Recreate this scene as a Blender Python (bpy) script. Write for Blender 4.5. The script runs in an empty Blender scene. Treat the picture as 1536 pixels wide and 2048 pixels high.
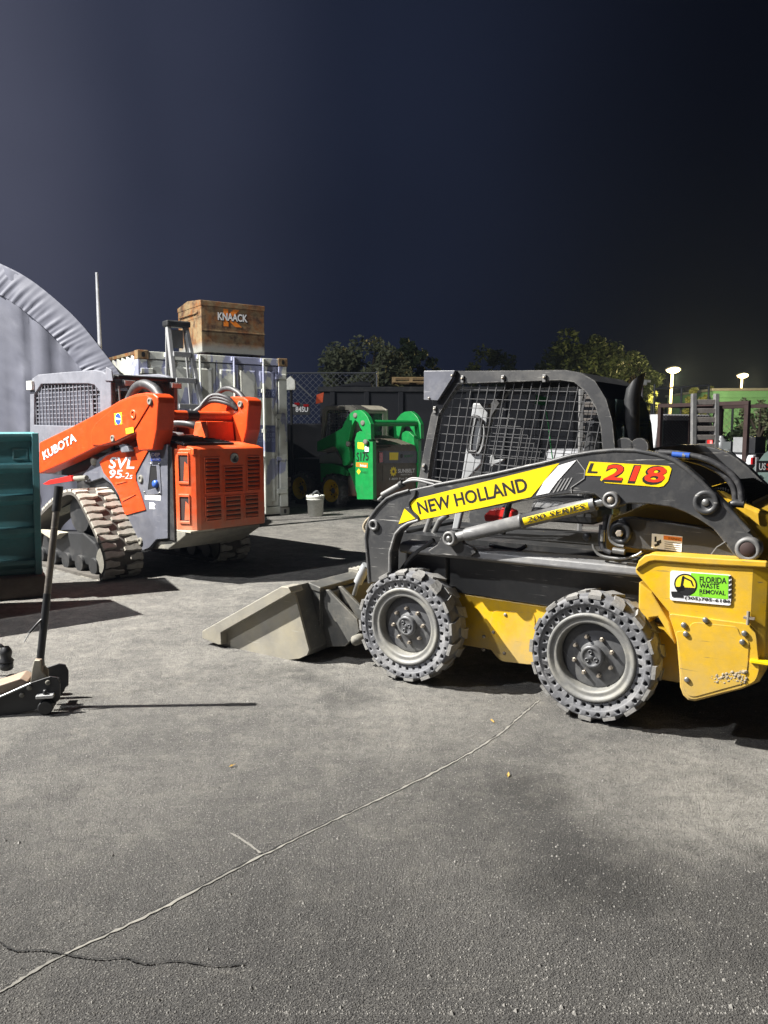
import bpy, bmesh, math, random
from mathutils import Vector, Matrix
random.seed(7)
sc = bpy.context.scene
col = sc.collection
R = math.radians

# ---------------------------------------------------------------- camera
cam = bpy.data.cameras.new('camera')
cam.sensor_fit = 'VERTICAL'
cam.sensor_height = 34.6
cam.lens = 26.0
cam.clip_end = 600
cam_ob = bpy.data.objects.new('camera', cam)
col.objects.link(cam_ob)
cam_ob.location = (0, 0, 1.55)
cam_ob.rotation_euler = (R(90 - 6.083), 0, 0)
sc.camera = cam_ob

# ---------------------------------------------------------------- night sky
w = bpy.data.worlds.new('World'); sc.world = w; w.use_nodes = True
nt = w.node_tree; nt.nodes.clear()
out = nt.nodes.new('ShaderNodeOutputWorld')
bg = nt.nodes.new('ShaderNodeBackground'); bg.inputs['Strength'].default_value = 1.0
tc = nt.nodes.new('ShaderNodeTexCoord')
sx = nt.nodes.new('ShaderNodeSeparateXYZ')
nt.links.new(tc.outputs['Generated'], sx.inputs[0])
# lamp glare painted into the sky: brighter at left, nearly black to the right
ra = nt.nodes.new('ShaderNodeMapRange')
ra.inputs['From Min'].default_value = -0.62; ra.inputs['From Max'].default_value = 0.48
nt.links.new(sx.outputs['X'], ra.inputs['Value'])
rp_ = nt.nodes.new('ShaderNodeValToRGB'); rp_.color_ramp.interpolation = 'EASE'
stops = [(0.0, (.085, .086, .128)), (0.17, (.062, .066, .100)), (0.33, (.024, .028, .050)), (0.55, (.0075, .0105, .0235)), (0.92, (.0010, .0016, .0045))]
el = rp_.color_ramp.elements
while len(el) < len(stops): el.new(0.5)
for e_, (p_, c_) in zip(el, stops): e_.position = p_; e_.color = (*c_, 1)
nt.links.new(ra.outputs[0], rp_.inputs[0])
m2 = nt.nodes.new('ShaderNodeMix'); m2.data_type = 'RGBA'; m2.inputs['Factor'].default_value = 0.0
nt.links.new(rp_.outputs[0], m2.inputs['A'])
cn = nt.nodes.new('ShaderNodeTexNoise'); cn.inputs['Scale'].default_value = 1.6; cn.inputs['Detail'].default_value = 5; cn.inputs['Roughness'].default_value = 0.5
nt.links.new(tc.outputs['Generated'], cn.inputs['Vector'])
cr_ = nt.nodes.new('ShaderNodeMapRange'); cr_.inputs['From Min'].default_value = 0.3; cr_.inputs['From Max'].default_value = 0.7; cr_.inputs['To Min'].default_value = 0.78; cr_.inputs['To Max'].default_value = 1.25
nt.links.new(cn.outputs['Fac'], cr_.inputs['Value'])
nt.links.new(m2.outputs['Result'], bg.inputs['Color']); nt.links.new(cr_.outputs[0], bg.inputs['Strength'])
nt.links.new(bg.outputs[0], out.inputs[0])

# ---------------------------------------------------------------- yard floodlights (left of the frame) and an added faint fill sun
def flood(loc, target, energy, radius, colr, cone=150):
    l = bpy.data.lights.new('floodlight', 'SPOT'); l.energy = energy; l.shadow_soft_size = radius
    l.color = colr; l.spot_size = R(cone); l.spot_blend = 1.0
    o = bpy.data.objects.new('floodlight', l); col.objects.link(o); o.location = loc
    o.rotation_euler = (Vector(target) - Vector(loc)).to_track_quat('-Z', 'Y').to_euler()
    return o
flood((-12.4, 5.3, 13.2), (0.8, 8.2, 0.3), 58000, 0.08, (1.0, 0.965, 0.90), 68)
flood((-11.0, -0.3, 10.5), (0.3, 14.0, 1.5), 7000, 0.25, (0.95, 0.965, 1.0), 90)
sun = bpy.data.lights.new('fill_sun', 'SUN'); sun.energy = 0.015; sun.angle = R(12); sun.color = (1.0, 0.9, 0.78)  # warm fill added from behind the camera to lift shaded faces
sun_ob = bpy.data.objects.new('fill_sun', sun); col.objects.link(sun_ob); sun_ob.rotation_euler = (R(48), 0, R(38))

vs = sc.view_settings
vs.view_transform = 'Standard'; vs.look = 'None'; vs.exposure = 0.0; vs.gamma = 1.0; vs.use_curve_mapping = False
sc.cycles.max_bounces = 6; sc.cycles.use_denoising = True

# ---------------------------------------------------------------- materials
MATS = {}
def mat(name, colr, rough=0.5, metal=0.0, dirt=None, damt=0.5, dscale=3.0, scr=None, samt=0.0, bump=0.0, bscale=60.0, spec=0.5, emit=None, estr=0.0, trans=0.0, low=None, coat=0.0, edge=None):
    """procedural paint: base colour with soft value drift, dirt/dust patches, thin scratches and fine relief"""
    m = bpy.data.materials.new(name); m.use_nodes = True
    n = m.node_tree.nodes; lk = m.node_tree.links
    b = n['Principled BSDF']
    b.inputs['Roughness'].default_value = rough; b.inputs['Metallic'].default_value = metal
    b.inputs['Specular IOR Level'].default_value = spec
    if coat: b.inputs['Coat Weight'].default_value = coat; b.inputs['Coat Roughness'].default_value = 0.2
    c = (*colr, 1)
    if trans: b.inputs['Transmission Weight'].default_value = trans
    if emit:
        b.inputs['Emission Color'].default_value = (*emit, 1); b.inputs['Emission Strength'].default_value = estr
    t = n.new('ShaderNodeTexCoord')
    def noise(scale, detail=6, rough_=0.6, stretch=None):
        x = n.new('ShaderNodeTexNoise'); x.inputs['Scale'].default_value = scale; x.inputs['Detail'].default_value = detail
        x.inputs['Roughness'].default_value = rough_
        if stretch:
            mp = n.new('ShaderNodeMapping'); mp.inputs['Scale'].default_value = stretch[0]; mp.inputs['Rotation'].default_value = stretch[1]
            lk.new(t.outputs['Object'], mp.inputs[0]); lk.new(mp.outputs[0], x.inputs['Vector'])
        else: lk.new(t.outputs['Object'], x.inputs['Vector'])
        return x
    def ramp(src, a, b_):
        r = n.new('ShaderNodeMapRange'); r.inputs['From Min'].default_value = a; r.inputs['From Max'].default_value = b_
        lk.new(src, r.inputs['Value']); return r.outputs[0]
    def mix(f, a, bcol):
        mx = n.new('ShaderNodeMix'); mx.data_type = 'RGBA'
        lk.new(f, mx.inputs['Factor'])
        if isinstance(a, tuple): mx.inputs['A'].default_value = a
        else: lk.new(a, mx.inputs['A'])
        mx.inputs['B'].default_value = bcol
        return mx.outputs['Result']
    cur = c
    nz = noise(dscale * 2.3, 8, 0.65)
    cur = mix(ramp(nz.outputs['Fac'], 0.35, 0.75), cur, tuple(x * 0.72 for x in colr) + (1,))
    if dirt:
        nd = noise(dscale, 10, 0.72)
        f = ramp(nd.outputs['Fac'], 0.62 - 0.3 * damt, 0.80 - 0.12 * damt)
        mm = n.new('ShaderNodeMath'); mm.operation = 'MULTIPLY'; mm.inputs[1].default_value = min(1, 0.35 + damt * 0.6)
        lk.new(f, mm.inputs[0])
        cur = mix(mm.outputs[0], cur, (*dirt, 1))
        rr = n.new('ShaderNodeMapRange'); rr.inputs['To Min'].default_value = rough; rr.inputs['To Max'].default_value = min(1, rough + 0.35)
        lk.new(mm.outputs[0], rr.inputs['Value']); lk.new(rr.outputs[0], b.inputs['Roughness'])
    if low:                                                     # dust and mud settled on the lower part (height above the thing's base)
        sp = n.new('ShaderNodeSeparateXYZ'); lk.new(t.outputs['Object'], sp.inputs[0])
        nl = noise(7.0, 8, 0.7)
        ad = n.new('ShaderNodeMath'); ad.operation = 'MULTIPLY_ADD'; ad.inputs[1].default_value = 0.5
        lk.new(nl.outputs['Fac'], ad.inputs[0]); lk.new(sp.outputs['Z'], ad.inputs[2])
        f = ramp(ad.outputs[0], low[1] + 0.25, low[0] + 0.25)
        mm = n.new('ShaderNodeMath'); mm.operation = 'MULTIPLY'; mm.inputs[1].default_value = low[3]; mm.use_clamp = True
        lk.new(f, mm.inputs[0]); cur = mix(mm.outputs[0], cur, (*low[2], 1))
    if scr:
        ns = noise(5.0, 4, 0.5, ((1.0, 9.0, 16.0), (0.3, 0.5, 0.2)))
        mm = n.new('ShaderNodeMath'); mm.operation = 'MULTIPLY'; mm.inputs[1].default_value = samt
        lk.new(ramp(ns.outputs['Fac'], 0.66, 0.72), mm.inputs[0])
        cur = mix(mm.outputs[0], cur, (*scr, 1))
    if edge:                                                    # paint worn off along edges
        be = n.new('ShaderNodeBevel'); be.samples = 3; be.inputs['Radius'].default_value = edge[1]
        ge = n.new('ShaderNodeNewGeometry'); dt = n.new('ShaderNodeVectorMath'); dt.operation = 'DOT_PRODUCT'
        lk.new(be.outputs[0], dt.inputs[0]); lk.new(ge.outputs['Normal'], dt.inputs[1])
        mm = n.new('ShaderNodeMath'); mm.operation = 'MULTIPLY'; lk.new(ramp(dt.outputs['Value'], 0.985, 0.86), mm.inputs[0]); lk.new(ramp(noise(22, 6, 0.7).outputs['Fac'], 0.40, 0.60), mm.inputs[1])
        m3 = n.new('ShaderNodeMath'); m3.operation = 'MULTIPLY'; m3.use_clamp = True; m3.inputs[1].default_value = edge[2]; lk.new(mm.outputs[0], m3.inputs[0])
        cur = mix(m3.outputs[0], cur, (*edge[0], 1))
    lk.new(cur, b.inputs['Base Color'])
    if bump:
        bp = n.new('ShaderNodeBump'); bp.inputs['Strength'].default_value = bump; bp.inputs['Distance'].default_value = 0.01
        lk.new(noise(bscale, 5, 0.6).outputs['Fac'], bp.inputs['Height']); lk.new(bp.outputs[0], b.inputs['Normal'])
    MATS[name] = m
    return m
def flat(name, colr, rough=0.5):
    m = bpy.data.materials.new(name); m.use_nodes = True
    b = m.node_tree.nodes['Principled BSDF']; b.inputs['Base Color'].default_value = (*colr, 1); b.inputs['Roughness'].default_value = rough
    MATS[name] = m; return m
def glass(name, colr, rough=0.05, alpha=0.35):
    m = bpy.data.materials.new(name); m.use_nodes = True
    b = m.node_tree.nodes['Principled BSDF']; b.inputs['Base Color'].default_value = (*colr, 1); b.inputs['Roughness'].default_value = rough
    b.inputs['Alpha'].default_value = alpha
    MATS[name] = m; return m
DUST = (0.34, 0.31, 0.26)
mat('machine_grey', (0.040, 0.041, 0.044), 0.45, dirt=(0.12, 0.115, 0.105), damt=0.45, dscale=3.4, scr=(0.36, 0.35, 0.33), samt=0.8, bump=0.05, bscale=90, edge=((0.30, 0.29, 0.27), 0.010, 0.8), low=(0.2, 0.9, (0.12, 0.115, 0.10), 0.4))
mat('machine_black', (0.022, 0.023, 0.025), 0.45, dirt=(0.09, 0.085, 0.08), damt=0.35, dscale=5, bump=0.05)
mat('yellow_paint', (0.72, 0.43, 0.008), 0.36, dirt=(0.44, 0.31, 0.10), damt=0.72, dscale=2.6, scr=(0.22, 0.17, 0.07), samt=0.95, bump=0.04, low=(0.18, 0.42, (0.40, 0.31, 0.15), 0.7), edge=((0.26, 0.20, 0.12), 0.010, 0.9))
mat('yellow_decal', (0.86, 0.62, 0.004), 0.4, dirt=(0.5, 0.38, 0.05), damt=0.15, dscale=6, scr=(0.35, 0.28, 0.05), samt=0.25)
mat('rubber', (0.135, 0.138, 0.15), 0.7, dirt=(0.29, 0.285, 0.28), damt=0.55, dscale=6, bump=0.25, bscale=50)
mat('rubber_dust', (0.24, 0.235, 0.225), 0.85, dirt=(0.12, 0.12, 0.12), damt=0.5, dscale=14, bump=0.3, bscale=60)
mat('rim_steel', (0.20, 0.20, 0.195), 0.55, 0.2, dirt=(0.36, 0.345, 0.29), damt=0.6, dscale=7, scr=(0.4, 0.4, 0.38), samt=0.5, bump=0.06)
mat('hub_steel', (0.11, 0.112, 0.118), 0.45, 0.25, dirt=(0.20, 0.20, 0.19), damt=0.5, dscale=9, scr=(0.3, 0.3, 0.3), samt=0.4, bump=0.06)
mat('nut_steel', (0.34, 0.30, 0.25), 0.5, 0.4, dirt=(0.2, 0.15, 0.1), damt=0.5, dscale=30)
mat('bright_steel', (0.30, 0.30, 0.29), 0.35, 0.7, dirt=(0.2, 0.18, 0.16), damt=0.4, dscale=12)
mat('worn_steel', (0.17, 0.17, 0.172), 0.5, 0.3, dirt=(0.28, 0.27, 0.25), damt=0.5, dscale=6, scr=(0.42, 0.42, 0.42), samt=0.6, bump=0.06)
mat('bucket_steel', (0.29, 0.275, 0.235), 0.6, 0.25, dirt=(0.36, 0.32, 0.22), damt=0.6, dscale=3, scr=(0.45, 0.44, 0.4), samt=0.45, bump=0.1, bscale=40, edge=((0.50, 0.48, 0.42), 0.010, 0.8))
mat('bucket_dark', (0.095, 0.095, 0.09), 0.55, 0.2, dirt=(0.22, 0.20, 0.16), damt=0.5, dscale=4, scr=(0.3, 0.3, 0.28), samt=0.4, bump=0.08, edge=((0.38, 0.36, 0.30), 0.010, 0.9))
mat('hose', (0.035, 0.035, 0.038), 0.5, dirt=(0.14, 0.14, 0.14), damt=0.4, dscale=18)
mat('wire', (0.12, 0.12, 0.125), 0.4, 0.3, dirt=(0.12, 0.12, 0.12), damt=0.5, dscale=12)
mat('red_paint', (0.55, 0.02, 0.015), 0.4); mat('blue_paint', (0.03, 0.10, 0.42), 0.4)
mat('orange_paint', (0.56, 0.055, 0.008), 0.36, dirt=(0.50, 0.13, 0.04), damt=0.25, dscale=3, scr=(0.5, 0.2, 0.1), samt=0.25, bump=0.03)
mat('orange_door', (0.72, 0.085, 0.014), 0.42, dirt=(0.40, 0.14, 0.07), damt=0.45, dscale=4, scr=(0.35, 0.2, 0.14), samt=0.35, bump=0.04, low=(0.55, 0.8, (0.36, 0.22, 0.14), 0.6), edge=((0.45, 0.22, 0.14), 0.008, 0.6))
mat('loader_grey', (0.105, 0.11, 0.135), 0.45, dirt=(0.20, 0.20, 0.21), damt=0.45, dscale=4, scr=(0.32, 0.32, 0.34), samt=0.6, bump=0.05, edge=((0.32, 0.32, 0.33), 0.010, 0.7))
mat('cab_grey', (0.15, 0.155, 0.18), 0.42, dirt=(0.2, 0.2, 0.22), damt=0.4, dscale=4, bump=0.04)
mat('track_rubber', (0.38, 0.36, 0.315), 0.85, dirt=(0.22, 0.20, 0.165), damt=0.45, dscale=6, bump=0.3, bscale=45)
mat('track_core', (0.075, 0.068, 0.06), 0.9, dirt=(0.15, 0.135, 0.11), damt=0.4, dscale=8, bump=0.3)
mat('mud_steel', (0.155, 0.15, 0.13), 0.8, dirt=(0.26, 0.24, 0.19), damt=0.6, dscale=5, bump=0.3, bscale=30)
mat('green_paint', (0.010, 0.26, 0.06), 0.38, dirt=(0.03, 0.20, 0.06), damt=0.35, dscale=4, scr=(0.2, 0.35, 0.2), samt=0.3, bump=0.03)
mat('hood_brown', (0.14, 0.13, 0.105), 0.6, dirt=(0.15, 0.075, 0.04), damt=0.55, dscale=4, bump=0.06, low=(0.2, 0.6, (0.17, 0.075, 0.04), 0.8))
mat('cream_cab', (0.44, 0.41, 0.33), 0.5, dirt=(0.25, 0.22, 0.16), damt=0.45, dscale=5)
mat('wheel_yellow', (0.78, 0.50, 0.01), 0.4, dirt=(0.35, 0.26, 0.08), damt=0.3, dscale=8)
mat('tyre_black', (0.085, 0.085, 0.088), 0.8, dirt=(0.17, 0.165, 0.155), damt=0.5, dscale=8, bump=0.2)
mat('teal_paint', (0.085, 0.27, 0.29), 0.5, dirt=(0.12, 0.22, 0.21), damt=0.5, dscale=3, scr=(0.25, 0.35, 0.34), samt=0.5, bump=0.06, low=(0.25, 0.5, (0.06, 0.09, 0.085), 0.6), edge=((0.30, 0.36, 0.34), 0.012, 0.8))
mat('timber_dark', (0.11, 0.085, 0.07), 0.85, dirt=(0.2, 0.17, 0.14), damt=0.5, dscale=4, bump=0.2)
mat('tarp', (0.095, 0.099, 0.128), 0.55, dirt=(0.075, 0.078, 0.10), damt=0.4, dscale=0.8, spec=0.4)
mat('alu', (0.52, 0.53, 0.54), 0.38, 0.5, dirt=(0.3, 0.3, 0.29), damt=0.4, dscale=8)
mat('plastic_grey', (0.30, 0.31, 0.32), 0.55, dirt=(0.2, 0.2, 0.2), damt=0.3)
mat('white_plastic', (0.68, 0.69, 0.64), 0.45, dirt=(0.4, 0.38, 0.3), damt=0.35, dscale=7)
mat('white_paint', (0.66, 0.67, 0.70), 0.35, dirt=(0.45, 0.45, 0.45), damt=0.25)
mat('dark_steel', (0.008, 0.009, 0.013), 0.5, dirt=(0.016, 0.016, 0.02), damt=0.4, dscale=2)
mat('galv', (0.26, 0.27, 0.28), 0.45, 0.4)
mat('timber', (0.42, 0.29, 0.14), 0.8, dirt=(0.25, 0.17, 0.09), damt=0.5, dscale=6, bump=0.15)
mat('rusty_brown', (0.035, 0.016, 0.014), 0.75, dirt=(0.02, 0.013, 0.012), damt=0.5, dscale=5)
mat('grey_timber', (0.21, 0.19, 0.175), 0.8, dirt=(0.12, 0.1, 0.09), damt=0.5, dscale=7, bump=0.2)
mat('green_wall', (0.17, 0.42, 0.26), 0.85, dirt=(0.14, 0.32, 0.2), damt=0.4, dscale=0.6)
mat('leather_jack', (0.30, 0.22, 0.16), 0.6, dirt=(0.18, 0.14, 0.11), damt=0.5, dscale=9, bump=0.08)
mat('handle_steel', (0.13, 0.115, 0.10), 0.5, 0.2, dirt=(0.26, 0.23, 0.19), damt=0.5, dscale=12, scr=(0.3, 0.28, 0.25), samt=0.5)
mat('mud', (0.36, 0.30, 0.21), 0.95, dirt=(0.2, 0.17, 0.13), damt=0.5, dscale=25, bump=0.5, bscale=60)
mat('bark', (0.09, 0.07, 0.05), 0.9, dirt=(0.05, 0.04, 0.03), damt=0.5, dscale=6, bump=0.4)
mat('cloth_grey', (0.10, 0.11, 0.115), 0.85, dirt=(0.06, 0.07, 0.07), damt=0.4, dscale=3)
mat('cloth_green', (0.035, 0.06, 0.055), 0.8, dirt=(0.06, 0.085, 0.08), damt=0.5, dscale=4)
mat('stone', (0.30, 0.29, 0.27), 0.9); mat('dry_leaf', (0.40, 0.26, 0.06), 0.8)
for nm, cc, rr in (('print_black', (0.012, 0.012, 0.013), 0.5), ('print_white', (0.78, 0.78, 0.78), 0.45), ('print_red', (0.70, 0.035, 0.012), 0.4), ('print_silver', (0.50, 0.51, 0.54), 0.35),
                   ('print_green', (0.22, 0.62, 0.03), 0.45), ('print_orange', (0.78, 0.22, 0.02), 0.45), ('print_blue', (0.03, 0.07, 0.42), 0.45), ('print_yellow', (0.85, 0.66, 0.03), 0.45),
                   ('print_darkgreen', (0.01, 0.15, 0.04), 0.5), ('print_grey', (0.25, 0.25, 0.25), 0.5), ('print_paleblue', (0.30, 0.33, 0.50), 0.6), ('deep_black', (0.004, 0.004, 0.005), 0.6),
                   ('cont_blue', (0.085, 0.10, 0.20), 0.6)):
    flat(nm, cc, rr)
glass('cab_glass', (0.05, 0.075, 0.07), 0.06, 0.55); glass('tail_red', (0.35, 0.01, 0.012), 0.15, 0.95); glass('clear_lens', (0.6, 0.6, 0.6), 0.1, 0.85)

# ---------------------------------------------------------------- mesh helpers
AX = {'v': lambda a, b, t: (a, t, b), 'u': lambda a, b, t: (t, a, b), 'w': lambda a, b, t: (a, b, t)}
class MB:
    def __init__(s): s.v = []; s.f = []; s.sm = []
    def add(s, vs, fs, smooth=False):
        o = len(s.v); s.v += [tuple(x) for x in vs]; s.f += [[i + o for i in q] for q in fs]; s.sm += [smooth] * len(fs); return s
    def box(s, a, b):
        (x0, y0, z0), (x1, y1, z1) = a, b
        return s.add([(x0, y0, z0), (x1, y0, z0), (x1, y1, z0), (x0, y1, z0), (x0, y0, z1), (x1, y0, z1), (x1, y1, z1), (x0, y1, z1)],
                     [(3, 2, 1, 0), (4, 5, 6, 7), (0, 1, 5, 4), (1, 2, 6, 5), (2, 3, 7, 6), (3, 0, 4, 7)])
    def prism(s, poly, t0, t1, ax='v'):
        n = len(poly); A = AX[ax]
        return s.add([A(p[0], p[1], t0) for p in poly] + [A(p[0], p[1], t1) for p in poly],
                     [list(range(n)), list(range(2 * n - 1, n - 1, -1))] + [[i, i + n, (i + 1) % n + n, (i + 1) % n] for i in range(n)])
    def slices(s, polys, ts, ax='v'):
        n = len(polys[0]); A = AX[ax]; k = len(polys); vs = []
        for pl, t in zip(polys, ts): vs += [A(p[0], p[1], t) for p in pl]
        fs = [list(range(n)), list(range(k * n - 1, (k - 1) * n - 1, -1))]
        for j in range(k - 1): fs += [[j * n + i, (j + 1) * n + i, (j + 1) * n + (i + 1) % n, j * n + (i + 1) % n] for i in range(n)]
        return s.add(vs, fs)
    def ring(s, outer, inner, t0, t1, ax='v', closed=True):
        n = len(outer); A = AX[ax]
        vs = [A(*p, t0) for p in outer] + [A(*p, t0) for p in inner] + [A(*p, t1) for p in outer] + [A(*p, t1) for p in inner]
        fs = []
        for i in range(n if closed else n - 1):
            j = (i + 1) % n
            fs += [(i, j, n + j, n + i), (2 * n + j, 2 * n + i, 3 * n + i, 3 * n + j), (j, i, 2 * n + i, 2 * n + j), (n + i, n + j, 3 * n + j, 3 * n + i)]
        if not closed: fs += [(0, n, 3 * n, 2 * n), (n - 1, 3 * n - 1, 4 * n - 1, 2 * n - 1)]
        return s.add(vs, fs)
    def tube(s, pts, r, n=10, smooth=True, caps=True):
        pts = [Vector(p) for p in pts]; k = len(pts)
        rs = r if isinstance(r, (list, tuple)) else [r] * k
        vs = []; up = None
        for i, p in enumerate(pts):
            d = (pts[min(i + 1, k - 1)] - pts[max(i - 1, 0)]).normalized()
            if up is None: up = Vector((0, 0, 1)) if abs(d.z) < 0.9 else Vector((1, 0, 0))
            a = d.cross(up).normalized(); b = a.cross(d).normalized(); up = b
            vs += [p + (a * math.cos(2 * math.pi * q / n + math.pi / n) + b * math.sin(2 * math.pi * q / n + math.pi / n)) * rs[i] for q in range(n)]
        fs = [[i * n + q, i * n + (q + 1) % n, (i + 1) * n + (q + 1) % n, (i + 1) * n + q] for i in range(k - 1) for q in range(n)]
        s.add(vs, fs, smooth)
        if caps: s.add(vs[:n], [list(range(n - 1, -1, -1))]); s.add(vs[-n:], [list(range(n))])
        return s
    def bar(s, a, b, r): return s.tube([a, b], r, 4, False)
    def lathe(s, prof, c, ax='v', n=32, smooth=True, close=True):
        vs = []; k = len(prof)
        for (r, h) in prof:
            for q in range(n):
                t = 2 * math.pi * q / n; x, y = r * math.cos(t), r * math.sin(t)
                vs.append({'v': (c[0] + x, c[1] + h, c[2] + y), 'u': (c[0] + h, c[1] + x, c[2] + y), 'w': (c[0] + x, c[1] + y, c[2] + h)}[ax])
        fs = [[i * n + q, i * n + (q + 1) % n, (i + 1) * n + (q + 1) % n, (i + 1) * n + q] for i in range(k - 1) for q in range(n)]
        s.add(vs, fs, smooth)
        if close: s.add(vs[:n], [list(range(n - 1, -1, -1))]); s.add(vs[-n:], [list(range(n))])
        return s
    def sheet(s, poly, t, ax='v'): return s.add([AX[ax](p[0], p[1], t) for p in poly], [list(range(len(poly)))])
    def mesh(s, name, m, bevel=0.0):
        me = bpy.data.meshes.new(name); me.from_pydata(s.v, [], s.f); me.update()
        bm = bmesh.new(); bm.from_mesh(me)
        for i, f in enumerate(bm.faces): f.smooth = s.sm[i]
        bmesh.ops.recalc_face_normals(bm, faces=bm.faces)
        bm.to_mesh(me); bm.free()
        if m: me.materials.append(MATS[m] if isinstance(m, str) else m)
        return me
    def build(s, name, m, parent=None, bevel=0.0, kind=None, label=None, seg=2):
        o = bpy.data.objects.new(name, s.mesh(name, m)); col.objects.link(o); o.parent = parent
        if bevel:
            b = o.modifiers.new('bevel', 'BEVEL'); b.width = bevel; b.segments = seg; b.limit_method = 'ANGLE'; b.angle_limit = R(40)
        if kind: o['kind'] = kind
        if label: o['label'] = label
        return o
def thing(name, label, cat, loc=(0, 0, 0), rz=0.0, group=None):
    o = bpy.data.objects.new(name, None); col.objects.link(o); o.location = loc; o.rotation_euler = (0, 0, rz)
    o.empty_display_size = 0.2
    return tag(o, label, cat, group)
def tag(o, label, cat, group=None):
    o['label'] = label; o['category'] = cat
    if group: o['group'] = group
    return o
def struct(o): o['kind'] = 'structure'; return o
def share(o, parent, name=None, loc=None, rot=None, scale=None):
    c = o.copy(); col.objects.link(c); c.parent = parent
    if loc: c.location = loc
    if rot: c.rotation_euler = rot
    if scale: c.scale = scale
    return c
def arc(cx, cy, r, a0, a1, n): return [(cx + r * math.cos(R(a0 + (a1 - a0) * i / n)), cy + r * math.sin(R(a0 + (a1 - a0) * i / n))) for i in range(n + 1)]
def smooth_path(pts, n=6):
    """Catmull-Rom through points"""
    P = [Vector(p) for p in pts]; P = [P[0] * 2 - P[1]] + P + [P[-1] * 2 - P[-2]]; o = []
    for i in range(1, len(P) - 2):
        for k in range(n):
            t = k / n; a, b, c, d = P[i - 1], P[i], P[i + 1], P[i + 2]
            o.append(0.5 * ((2 * b) + (c - a) * t + (2 * a - 5 * b + 4 * c - d) * t * t + (3 * b - a - 3 * c + d) * t ** 3))
    o.append(P[-2]); return o
def round_poly(poly, r, n=4):
    """round the corners of a polygon"""
    o = []; k = len(poly)
    for i in range(k):
        a, b, c = Vector(poly[i - 1]), Vector(poly[i]), Vector(poly[(i + 1) % k])
        ra = min(r, (a - b).length * 0.45); rc = min(r, (c - b).length * 0.45)
        p, q = b + (a - b).normalized() * ra, b + (c - b).normalized() * rc
        for j in range(n + 1):
            t = j / n; o.append(tuple(p * (1 - t) ** 2 + b * 2 * t * (1 - t) + q * t * t))
    return o
TXT = {}
def text_raw(s, bold=0.0):
    k = (s, bold)
    if k not in TXT:
        c = bpy.data.curves.new('lettering', 'FONT'); c.body = s; c.offset = bold; c.resolution_u = 3
        o = bpy.data.objects.new('lettering', c); col.objects.link(o)
        dg = bpy.context.evaluated_depsgraph_get()
        me = bpy.data.meshes.new_from_object(o.evaluated_get(dg))
        vs = [tuple(v.co) for v in me.vertices]; fs = [list(p.vertices) for p in me.polygons]
        bpy.data.objects.remove(o); bpy.data.meshes.remove(me)
        xs = [v[0] for v in vs]; ys = [v[1] for v in vs]
        TXT[k] = ([((v[0] - min(xs)) / (max(xs) - min(xs)), (v[1] - min(ys)) / (max(ys) - min(ys))) for v in vs], fs)
    return TXT[k]
def lettering(s, box, t, ax, m, parent, bold=0.0, name='lettering', shear=0.0):
    """flat printed text: box = bottom-left, bottom-right, top-left on the plane (ax, t)"""
    vs, fs = text_raw(s, bold); o, x, y = [Vector(p) for p in box]
    pts = [o + (x - o) * (a + shear * b) + (y - o) * b for a, b in vs]
    mb = MB(); mb.add([AX[ax](p[0], p[1], t) for p in pts], fs)
    return mb.build(name, m, parent)
def disc(c, r, n=24): return [(c[0] + r * math.cos(2 * math.pi * i / n), c[1] + r * math.sin(2 * math.pi * i / n)) for i in range(n)]
def clip_line(poly, p, d):
    """parts of the line p+t*d inside a polygon"""
    ts = []
    for i in range(len(poly)):
        a, b = poly[i], poly[(i + 1) % len(poly)]
        ex, ey = b[0] - a[0], b[1] - a[1]; den = d[0] * ey - d[1] * ex
        if abs(den) < 1e-9: continue
        t = ((a[0] - p[0]) * ey - (a[1] - p[1]) * ex) / den; s = ((a[0] - p[0]) * d[1] - (a[1] - p[1]) * d[0]) / den
        if 0 <= s < 1: ts.append(t)
    ts.sort(); return [((p[0] + d[0] * a, p[1] + d[1] * a), (p[0] + d[0] * b, p[1] + d[1] * b)) for a, b in zip(ts[::2], ts[1::2]) if b - a > 0.004]
def wire_grid(mb, poly, d1, s1, d2, s2, r, t, ax='v', o=(0, 0)):
    A = AX[ax]
    for d, s, off in ((d1, s1, 0.0), (d2, s2, r)):
        L = math.hypot(*d); d = (d[0] / L, d[1] / L); nn = (-d[1], d[0])
        ks = [(p[0] - o[0]) * nn[0] + (p[1] - o[1]) * nn[1] for p in poly]
        k = math.ceil(min(ks) / s)
        while k * s < max(ks):
            for a, b in clip_line(poly, (o[0] + nn[0] * k * s, o[1] + nn[1] * k * s), d): mb.bar(A(*a, t + off), A(*b, t + off), r)
            k += 1
    return mb

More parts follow.
